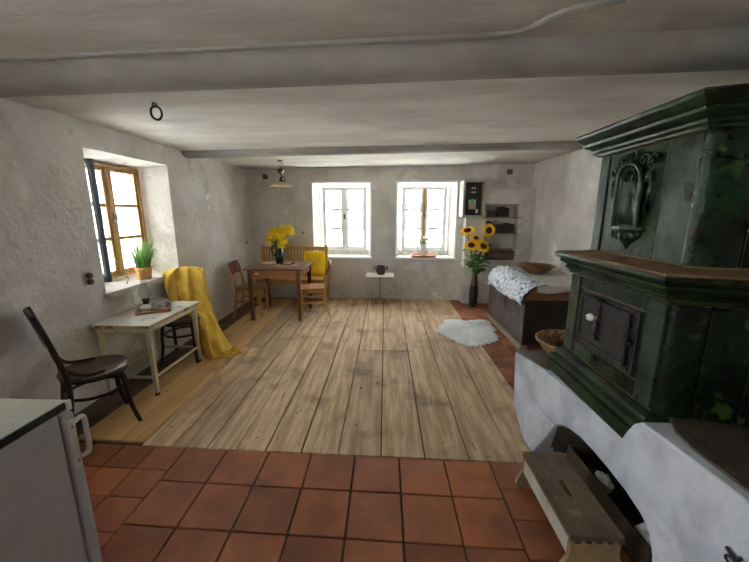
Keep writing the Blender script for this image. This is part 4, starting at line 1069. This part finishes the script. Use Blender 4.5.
# base bands
shell('base_moulding', [(.066, .44), (.066, .548), (.05, .553), (.05, .56), (.058, .572), (.052, .59), (.03, .60), (.03, .607), (.038, .618), (.03, .632), (.004, .648)], 'green2')
shell('lower_core', [(-.010, .64), (-.010, 1.19)], 'joint')
shell('middle_cornice', [(.0, 1.165), (.012, 1.172), (.012, 1.185), (.028, 1.196), (.034, 1.208), (.026, 1.214), (.03, 1.222), (.055, 1.236), (.06, 1.25), (.052, 1.256), (.074, 1.264), (.085, 1.278), (.084, 1.292), (.07, 1.298)], 'green2')
shell('clay_ledge', [(.078, 1.294), (.07, 1.303), (.0, 1.309), (-.04, 1.316), (-.055, 1.322)], 'clay')
shell('upper_core', [(-.060, 1.31), (-.060, 1.90)], 'clay', foot=FOOT_U)
shell('top_cornice', [(-.045, 1.868), (-.034, 1.874), (-.03, 1.884), (-.012, 1.892), (-.008, 1.904), (-.018, 1.909), (-.006, 1.917), (.02, 1.928), (.026, 1.941), (.016, 1.947), (.034, 1.956), (.064, 1.972), (.070, 1.986), (.058, 1.996)], 'green2', foot=FOOT_U, far=2.205)
# tiles: front face looks to -X; slanted face runs from the near corner
def ftile(mb, X, y0, y1, z0, z1, proud=.012, g=.003):
    mb.box(X - .0, X + proud + .02, y0 + g, y1 - g, z0 + g, z1 - g)
def tile(name, m, X, y0, y1, z0, z1, **k):
    mb = MB(); ftile(mb, X, y0, y1, z0, z1, **k); return mb.build(name, m, st, bevel=.006, bseg=2, w=True)
tile('corner_tile', 'grey_green', 1.216, 1.440, 1.548, .655, 1.162)
tile('corner_tile', 'grey_green', 1.216, 2.095, 2.198, .655, 1.162)
tile('glazed_tile', 'green2', 1.222, 1.550, 2.093, 1.092, 1.162)
tile('glazed_tile', 'green', 1.222, 1.550, 1.90, .652, .742)
tile('glazed_tile', 'grey_green', 1.222, 1.90, 2.093, .652, .742)
tile('glazed_tile', 'green', 1.222, 1.550, 1.572, .745, 1.09)
tile('glazed_tile', 'green', 1.222, 2.062, 2.093, .745, 1.09)
tile('corner_tile', 'grey_green', 1.264, 1.457, 1.63, 1.325, 1.866)
tile('corner_tile', 'grey_green', 1.264, 2.035, 2.118, 1.325, 1.866)
panel = tile('niche_tile', 'green2', 1.270, 1.633, 2.033, 1.325, 1.866)
# slanted face strips
dv = Vector((1.79 - 1.22, 1.253 - 1.438)).normalized(); nv = Vector((dv.y, -dv.x))
def slant(s, o, off): p = Vector((1.22, 1.438 if off > -.04 else 1.418)) + dv * s + nv * (o + off); return p
def slant_tile(name, m, s0, s1, z0, z1, off, bulge):
    mb = MB(); r0, r1 = [], []
    for k in range(13):
        s = s0 + .003 + (s1 - s0 - .006) * k / 12
        u = 2 * k / 12 - 1
        q = slant(s, .006 + bulge * math.sqrt(max(0, 1 - u * u)), off)
        r0.append((q.x, q.y, z0 + .003)); r1.append((q.x, q.y, z1 - .003))
    b0 = slant(s1 - .003, -.03, off); b1 = slant(s0 + .003, -.03, off)
    n = len(r0)
    v = r0 + [(b0.x, b0.y, z0 + .003), (b1.x, b1.y, z0 + .003)] + r1 + [(b0.x, b0.y, z1 - .003), (b1.x, b1.y, z1 - .003)]
    mm = n + 2
    fs = [tuple(range(mm - 1, -1, -1)), tuple(range(mm, 2 * mm))] + [(i, (i + 1) % mm, mm + (i + 1) % mm, mm + i) for i in range(mm)]
    mb.add(v, fs); return mb.build(name, m, st, w=True, bevel=.003)
for s0, s1, b in ((.006, .145, .022), (.148, .30, .004), (.303, .45, .004), (.453, .595, .02)):
    slant_tile('slanted_tile', 'green', s0, s1, .652, 1.164, -.0, b)
for s0, s1, b in ((.004, .19, .02), (.193, .39, .004), (.393, .56, .02)):
    slant_tile('slanted_tile', 'green', s0 + .02, s1 + .02, 1.325, 1.868, -.052, b)
for a, b, za, zb in ((.33, .42, .74, 1.08),):              # raised frame of a relief tile
    mb = MB()
    pp = [slant(a, .018, 0), slant(b, .018, 0)]
    mb.tube([(pp[0].x, pp[0].y, za), (pp[0].x, pp[0].y, zb), (pp[1].x, pp[1].y, zb), (pp[1].x, pp[1].y, za)], .007, 8, closed=True)
    mb.build('relief_frame', 'green2', st, w=True)
# near faces towards the viewer's right, plain tiled
for k in range(4):
    x0 = 1.80 + .155 * k
    for z0, z1, yy in ((.652, 1.164, 1.245), (1.325, 1.868, 1.277)):
        mb = MB(); mb.box(x0, x0 + .15, yy, yy + .03, z0, z1); mb.build('side_tile', 'green', st, w=True, bevel=.005)
# relief niche on the upper front
nX = 1.262
def nt(y, z, dx=0.): return (nX - dx, y, z)
mb = MB(); rws = []
for i in range(15):
    a = PI * i / 14
    rws.append([(1.270 - .034 + .033 * math.sin(a), 1.817 + .072 * math.cos(a), z) for z in (1.485, 1.56, 1.64, 1.70)] + [(1.270 - .034 + .033 * math.sin(a) * .8, 1.817 + .072 * math.cos(a) * .8, 1.745), (1.270 - .034 + .03 * math.sin(a) * .3, 1.817 + .072 * math.cos(a) * .35, 1.772)])
mb.grid(rws); mb.build('niche_hollow', 'green', panel, w=True, solid=.004, angle=80)
mb = MB()
mb.tube(cr([nt(1.905, 1.475, .022), nt(1.905, 1.56, .024), nt(1.903, 1.66, .024), nt(1.895, 1.735, .026), nt(1.868, 1.775, .028), nt(1.817, 1.792, .03), nt(1.766, 1.775, .028), nt(1.735, 1.73, .026), nt(1.728, 1.65, .024), nt(1.727, 1.56, .024), nt(1.727, 1.475, .022)]), .0125, 8)
mb.tube(cr([nt(1.889, 1.48, .012), nt(1.889, 1.66, .012), nt(1.875, 1.74, .014), nt(1.817, 1.772, .016), nt(1.758, 1.74, .014), nt(1.744, 1.66, .012), nt(1.744, 1.48, .012)]), .008, 8)
mb.build('niche_frame', 'green', panel, w=True)
def spiral(c, r0, turns, s, start, n=26):
    return [nt(c[0] + s * r0 * (1 - .8 * k / n) * math.cos(start + turns * 2 * PI * k / n), c[1] + r0 * (1 - .8 * k / n) * math.sin(start + turns * 2 * PI * k / n), .012 + .016 * k / n) for k in range(n + 1)]
mb = MB()
for c, r0, tn, s, stt in (((1.90, 1.79), .034, 1.4, 1, -1), ((1.945, 1.755), .025, 1.3, 1, -.5), ((1.735, 1.80), .034, 1.4, -1, -1), ((1.685, 1.79), .028, 1.3, -1, .2), ((1.69, 1.715), .03, 1.2, -1, 1.2), ((1.94, 1.70), .024, 1.2, 1, 1.4), ((1.817, 1.825), .028, 1.2, 1, .4), ((1.855, 1.815), .022, 1.2, -1, .4), ((1.79, 1.722), .026, 1.2, 1, 2), ((1.84, 1.722), .026, 1.2, -1, 2)):
    mb.tube(spiral(c, r0, tn, s, stt), [.0095 - .004 * k / 26 for k in range(27)], 7)
for y, s in ((1.93, 1), (1.70, -1)):
    mb.tube(cr([nt(y, 1.74, .014), nt(y + s * .02, 1.68, .016), nt(y + s * .012, 1.62, .014), nt(y - s * .005, 1.575, .012), nt(y + s * .008, 1.54, .01)]), [.009] * 12 + [.007] * 12 + [.005], 7)
for k in range(9):
    a = PI * (.12 + .76 * k / 8); mb.ball(nt(1.817 + .04 * math.cos(a), 1.722 + .045 * math.sin(a), .02), .010, 8, 5, (1, .8, 1.5))
mb.build('scrollwork', 'green', panel, w=True)
mb = MB()
mb.lathe([(.115, 1.472), (.118, 1.462), (.105, 1.455), (.095, 1.448), (.098, 1.436), (.075, 1.415), (.045, 1.40), (.03, 1.388), (.018, 1.372), (.012, 1.362), (.0, 1.355)], 20, (1.272, 1.817, 0), sx=.42, a0=PI / 2, a1=3 * PI / 2)
for k in range(5):
    y = 1.74 + .154 * k / 4; mb.ball((1.272 - .035 + .004 * abs(k - 2), y, 1.425 + .004 * abs(k - 2)), .016, 8, 6, (.8, .8, 1.2))
mb.build('niche_bracket', 'green', panel, w=True)
# iron fire door
dX = 1.214
door = MB().box(dX, dX + .02, 1.575, 2.058, .748, 1.085).build('door_frame', 'iron', st, bevel=.004, w=True)
lf = MB().box(dX - .012, dX + .002, 1.625, 2.03, .80, 1.055).build('door_leaf', 'iron', door, bevel=.004, w=True)
mb = MB()
mb.box(dX - .02, dX - .006, 1.612, 1.636, .785, 1.065); mb.box(dX - .02, dX - .006, 2.012, 2.036, .785, 1.065); mb.box(dX - .018, dX - .006, 1.63, 2.015, 1.045, 1.066); mb.box(dX - .018, dX - .006, 1.63, 2.015, .785, .803)
mb.build('door_strap', 'iron', lf, bevel=.003, w=True)
for y, z in ((1.612, .80), (1.612, .93), (2.045, .80)):
    mb = MB(); mb.tube([(dX - .022, y, z - .022), (dX - .022, y, z + .022)], .013, 10); mb.box(dX - .022, dX - .008, y - .03, y + .012, z - .018, z - .002); mb.build('hinge', 'iron', door, w=True)
mb = MB(); mb.box(dX - .026, dX - .01, 1.832, 1.872, .90, 1.075); mb.tube(cr([(dX - .028, 1.85, .95), (dX - .034, 1.84, .90), (dX - .034, 1.846, .87), (dX - .03, 1.838, .84)]), [.015] * 6 + [.012] * 6 + [.016] * 7, 10, flat=1.2)
mb.box(dX - .034, dX - .016, 1.845, 1.905, 1.055, 1.078)
lt = mb.build('latch_bar', 'iron', lf, bevel=.004, w=True)
mb = MB(); mb.lathe([(0, .055), (.012, .053), (.022, .04), (.023, .028), (.016, .018), (.009, .014), (.009, 0)], 18, mtx=Matrix.Translation((dX - .026, 1.85, .972)) @ Matrix.Rotation(-PI / 2, 4, 'Y')); kn = mb.build('knob', 'porcelain', lt, w=True)
mb = MB(); mb.lathe([(0, .0585), (.005, .058), (.006, .054), (0, .053)], 10, mtx=Matrix.Translation((dX - .026, 1.85, .972)) @ Matrix.Rotation(-PI / 2, 4, 'Y')); mb.build('knob_screw', 'black', kn, w=True)
mb = MB()
for k in range(9):
    for z in (.765, 1.075): mb.ball((dX - .001, 1.60 + .43 * k / 8, z), .006, 6, 4)
for k in range(5):
    for y in (1.592, 2.046): mb.ball((dX - .001, y, .80 + .24 * k / 4), .006, 6, 4)
mb.build('rivet', 'iron', door, w=True)['kind'] = 'stuff'

# basket on the base behind the stove
t = thing('wicker_basket', 'round wicker basket on the stove base beside the chest', 'basket', (1.395, 2.435, .486))
mb = MB(); prof = []
for k in range(9):
    q = k / 8; prof.append((.14 + .085 * q ** .8, .112 * q))
rr = []
for r, z in prof:
    rr.append([((r + .004 * math.sin(26 * a + z * 500)) * math.cos(a), (r + .004 * math.sin(26 * a + z * 500)) * math.sin(a), z) for a in [2 * PI * k / 104 for k in range(104)]])
mb.grid(rr, True); mb.lathe([(0, 0), (.14, 0), (.14, .006), (0, .006)], 30); mb.build('bowl', 'wicker', t, solid=.008, angle=80)
for q in range(6):
    pass
mb = MB()
mb.tube([((.228 + .002 * math.sin(k * 2.2)) * math.cos(2 * PI * k / 72), (.228 + .002 * math.sin(k * 2.2)) * math.sin(2 * PI * k / 72), .115 + .003 * math.sin(k * 1.9)) for k in range(72)], .011, 8, closed=True)
mb.build('rim', 'wicker', t)

# ------------------------------------------------------------------ low stool in front of the arch, crate inside it
t = thing('footstool', 'low worn wooden footstool with a slot in its top before the arch', 'stool', (.895, 1.445, 0))
W, L_, H_ = .11, .255, .222
mb = MB()
sx, sy = .011, .05
cells_x = [-W, -sx, sx, W]; cells_y = [-L_, -sy, sy, L_]
top, bot = H_, H_ - .024
for i in range(3):
    for j in range(3):
        if i == 1 and j == 1: continue
        a, b, c, d = cells_x[i], cells_x[i + 1], cells_y[j], cells_y[j + 1]
        mb.add([(a, c, top), (b, c, top), (b, d, top), (a, d, top)], [(0, 1, 2, 3)]); mb.add([(a, c, bot), (b, c, bot), (b, d, bot), (a, d, bot)], [(3, 2, 1, 0)])
for A_, B_ in (((-W, -L_), (W, -L_)), ((W, -L_), (W, L_)), ((W, L_), (-W, L_)), ((-W, L_), (-W, -L_)), ((-sx, -sy), (sx, -sy)), ((sx, -sy), (sx, sy)), ((sx, sy), (-sx, sy)), ((-sx, sy), (-sx, -sy))):
    mb.add([(*A_, bot), (*B_, bot), (*B_, top), (*A_, top)], [(0, 1, 2, 3)])
mb.build('top_board', 'stooltop', t, bevel=.003)
endp = [(-W + .004, bot), (-W + .008, .15), (-W + .002, .11), (-W - .022, .06), (-W - .03, .025), (-W - .012, 0), (-W + .03, 0), (-W + .045, .03), (-.04, .055), (.04, .055), (W - .045, .03), (W - .03, 0), (W + .012, 0), (W + .03, .025), (W + .022, .06), (W - .002, .11), (W - .008, .15), (W - .004, bot)]
for y0 in (-L_ + .002, L_ - .024):
    mb = MB(); mb.prism(endp, lambda p: (p[0], y0, p[1]), lambda p: (p[0], y0 + .022, p[1])); mb.build('end_board', 'stoolend', t, bevel=.002)
for s in (-1, 1):
    MB().box(s * (W - .012) - .007, s * (W - .012) + .007, -L_ + .026, L_ - .026, .105, bot - .001).build('apron', 'stoolpaint', t, bevel=.002)
for k in range(5):
    x = -W + .02 + .045 * k; MB().box(x, x + .024, -L_ - .0015, -L_ + .01, bot - .012, bot + .004).build('dovetail', 'bookdark', t)
t = thing('crate', 'dark wooden crate standing inside the arched opening of stove base', 'crate', (1.27, 1.53, 0))
MB().box(-.14, .14, -.33, .33, 0, .012).build('bottom', 'chestend', t)
for x in (-.14, .128): MB().box(x, x + .012, -.33, .33, .0, .15).build('side_board', 'slab', t, bevel=.002)
for y in (-.33, .318): MB().box(-.128, .128, y, y + .012, .0, .15).build('end_board', 'slab', t, bevel=.002)
def crumple(label, loc, r, sc):
    mb = MB(); mb.ball((0, 0, 0), r, 16, 10, sc)
    for i, p in enumerate(mb.v):
        d = Vector(p); mb.v[i] = tuple(d * (1 + .35 * noise.noise(d * 38) + .25 * noise.noise(d * 80)))
    o = mb.build('crumpled_paper', 'crumple', None, angle=10); o.location = loc
    return tag(o, label, 'paper')
crumple('crumpled white paper in the crate, the piece at the far end of the arch', (1.21, 1.63, .10), .045, (.7, 1.3, 1))
crumple('crumpled white paper in the crate beside the near end of the footstool', (1.19, 1.27, .13), .055, (.8, 1.2, 1))

# ------------------------------------------------------------------ light: a bright sky through the windows, guided by portals
wd = bpy.data.worlds.new('sky'); SC.world = wd; wd.use_nodes = True
N, L = wd.node_tree.nodes, wd.node_tree.links
bg = N['Background']; bg.inputs['Color'].default_value = (.90, .955, 1.0, 1); bg.inputs['Strength'].default_value = 1.0
def portal(name, loc, rot, w, h):
    l = bpy.data.lights.new(name, 'AREA'); l.shape = 'RECTANGLE'; l.size = w; l.size_y = h; l.cycles.is_portal = True
    o = bpy.data.objects.new(name, l); COL.objects.link(o); o.location = loc; o.rotation_euler = rot
portal('portal', (-.75, yb(-.75, .42), 1.4), (-PI / 2, 0, 0), .9, 1.25)
portal('portal', (.7, yb(.7, .42), 1.4), (-PI / 2, 0, 0), .9, 1.25)
portal('portal', (-2.83, 3.28, 1.45), (0, -PI / 2, 0), 1.2, .95)
portal('portal', (-2.83, -.15, 1.45), (0, -PI / 2, 0), 1.2, 1.15)
portal('portal', (-1.15, YR - .36, 1.4), (PI / 2, 0, 0), .7, 1.2)
sl = bpy.data.lights.new('sun', 'SUN'); sl.energy = 240; sl.angle = R(.6); sl.color = (1, .98, .95)
so = bpy.data.objects.new('sun', sl); COL.objects.link(so); so.location = (12, -4, 12)
so.rotation_euler = Vector((.80, .0, .78)).to_track_quat('Z', 'Y').to_euler()
SKY = 12.0
bg.inputs['Strength'].default_value = SKY

# ------------------------------------------------------------------ camera
cam = bpy.data.cameras.new('camera'); co = bpy.data.objects.new('camera', cam); COL.objects.link(co)
cam.sensor_width = 36; cam.lens = 36 * 336 / 749; cam.clip_start = .02; cam.clip_end = 200
co.location = (0, 0, 1.55); co.rotation_euler = (R(90 - 11.55), 0, R(1.84))
SC.camera = co
SC.cycles.max_bounces = 14; SC.cycles.diffuse_bounces = 8; SC.cycles.transparent_max_bounces = 16
SC.cycles.use_denoising = True
SC.cycles.sample_clamp_indirect = 6
SC.cycles.sample_clamp_direct = 2.2
SC.view_settings.view_transform = 'Standard'; SC.view_settings.look = 'None'
SC.view_settings.exposure = 1.0; SC.view_settings.gamma = 1; SC.view_settings.use_curve_mapping = False
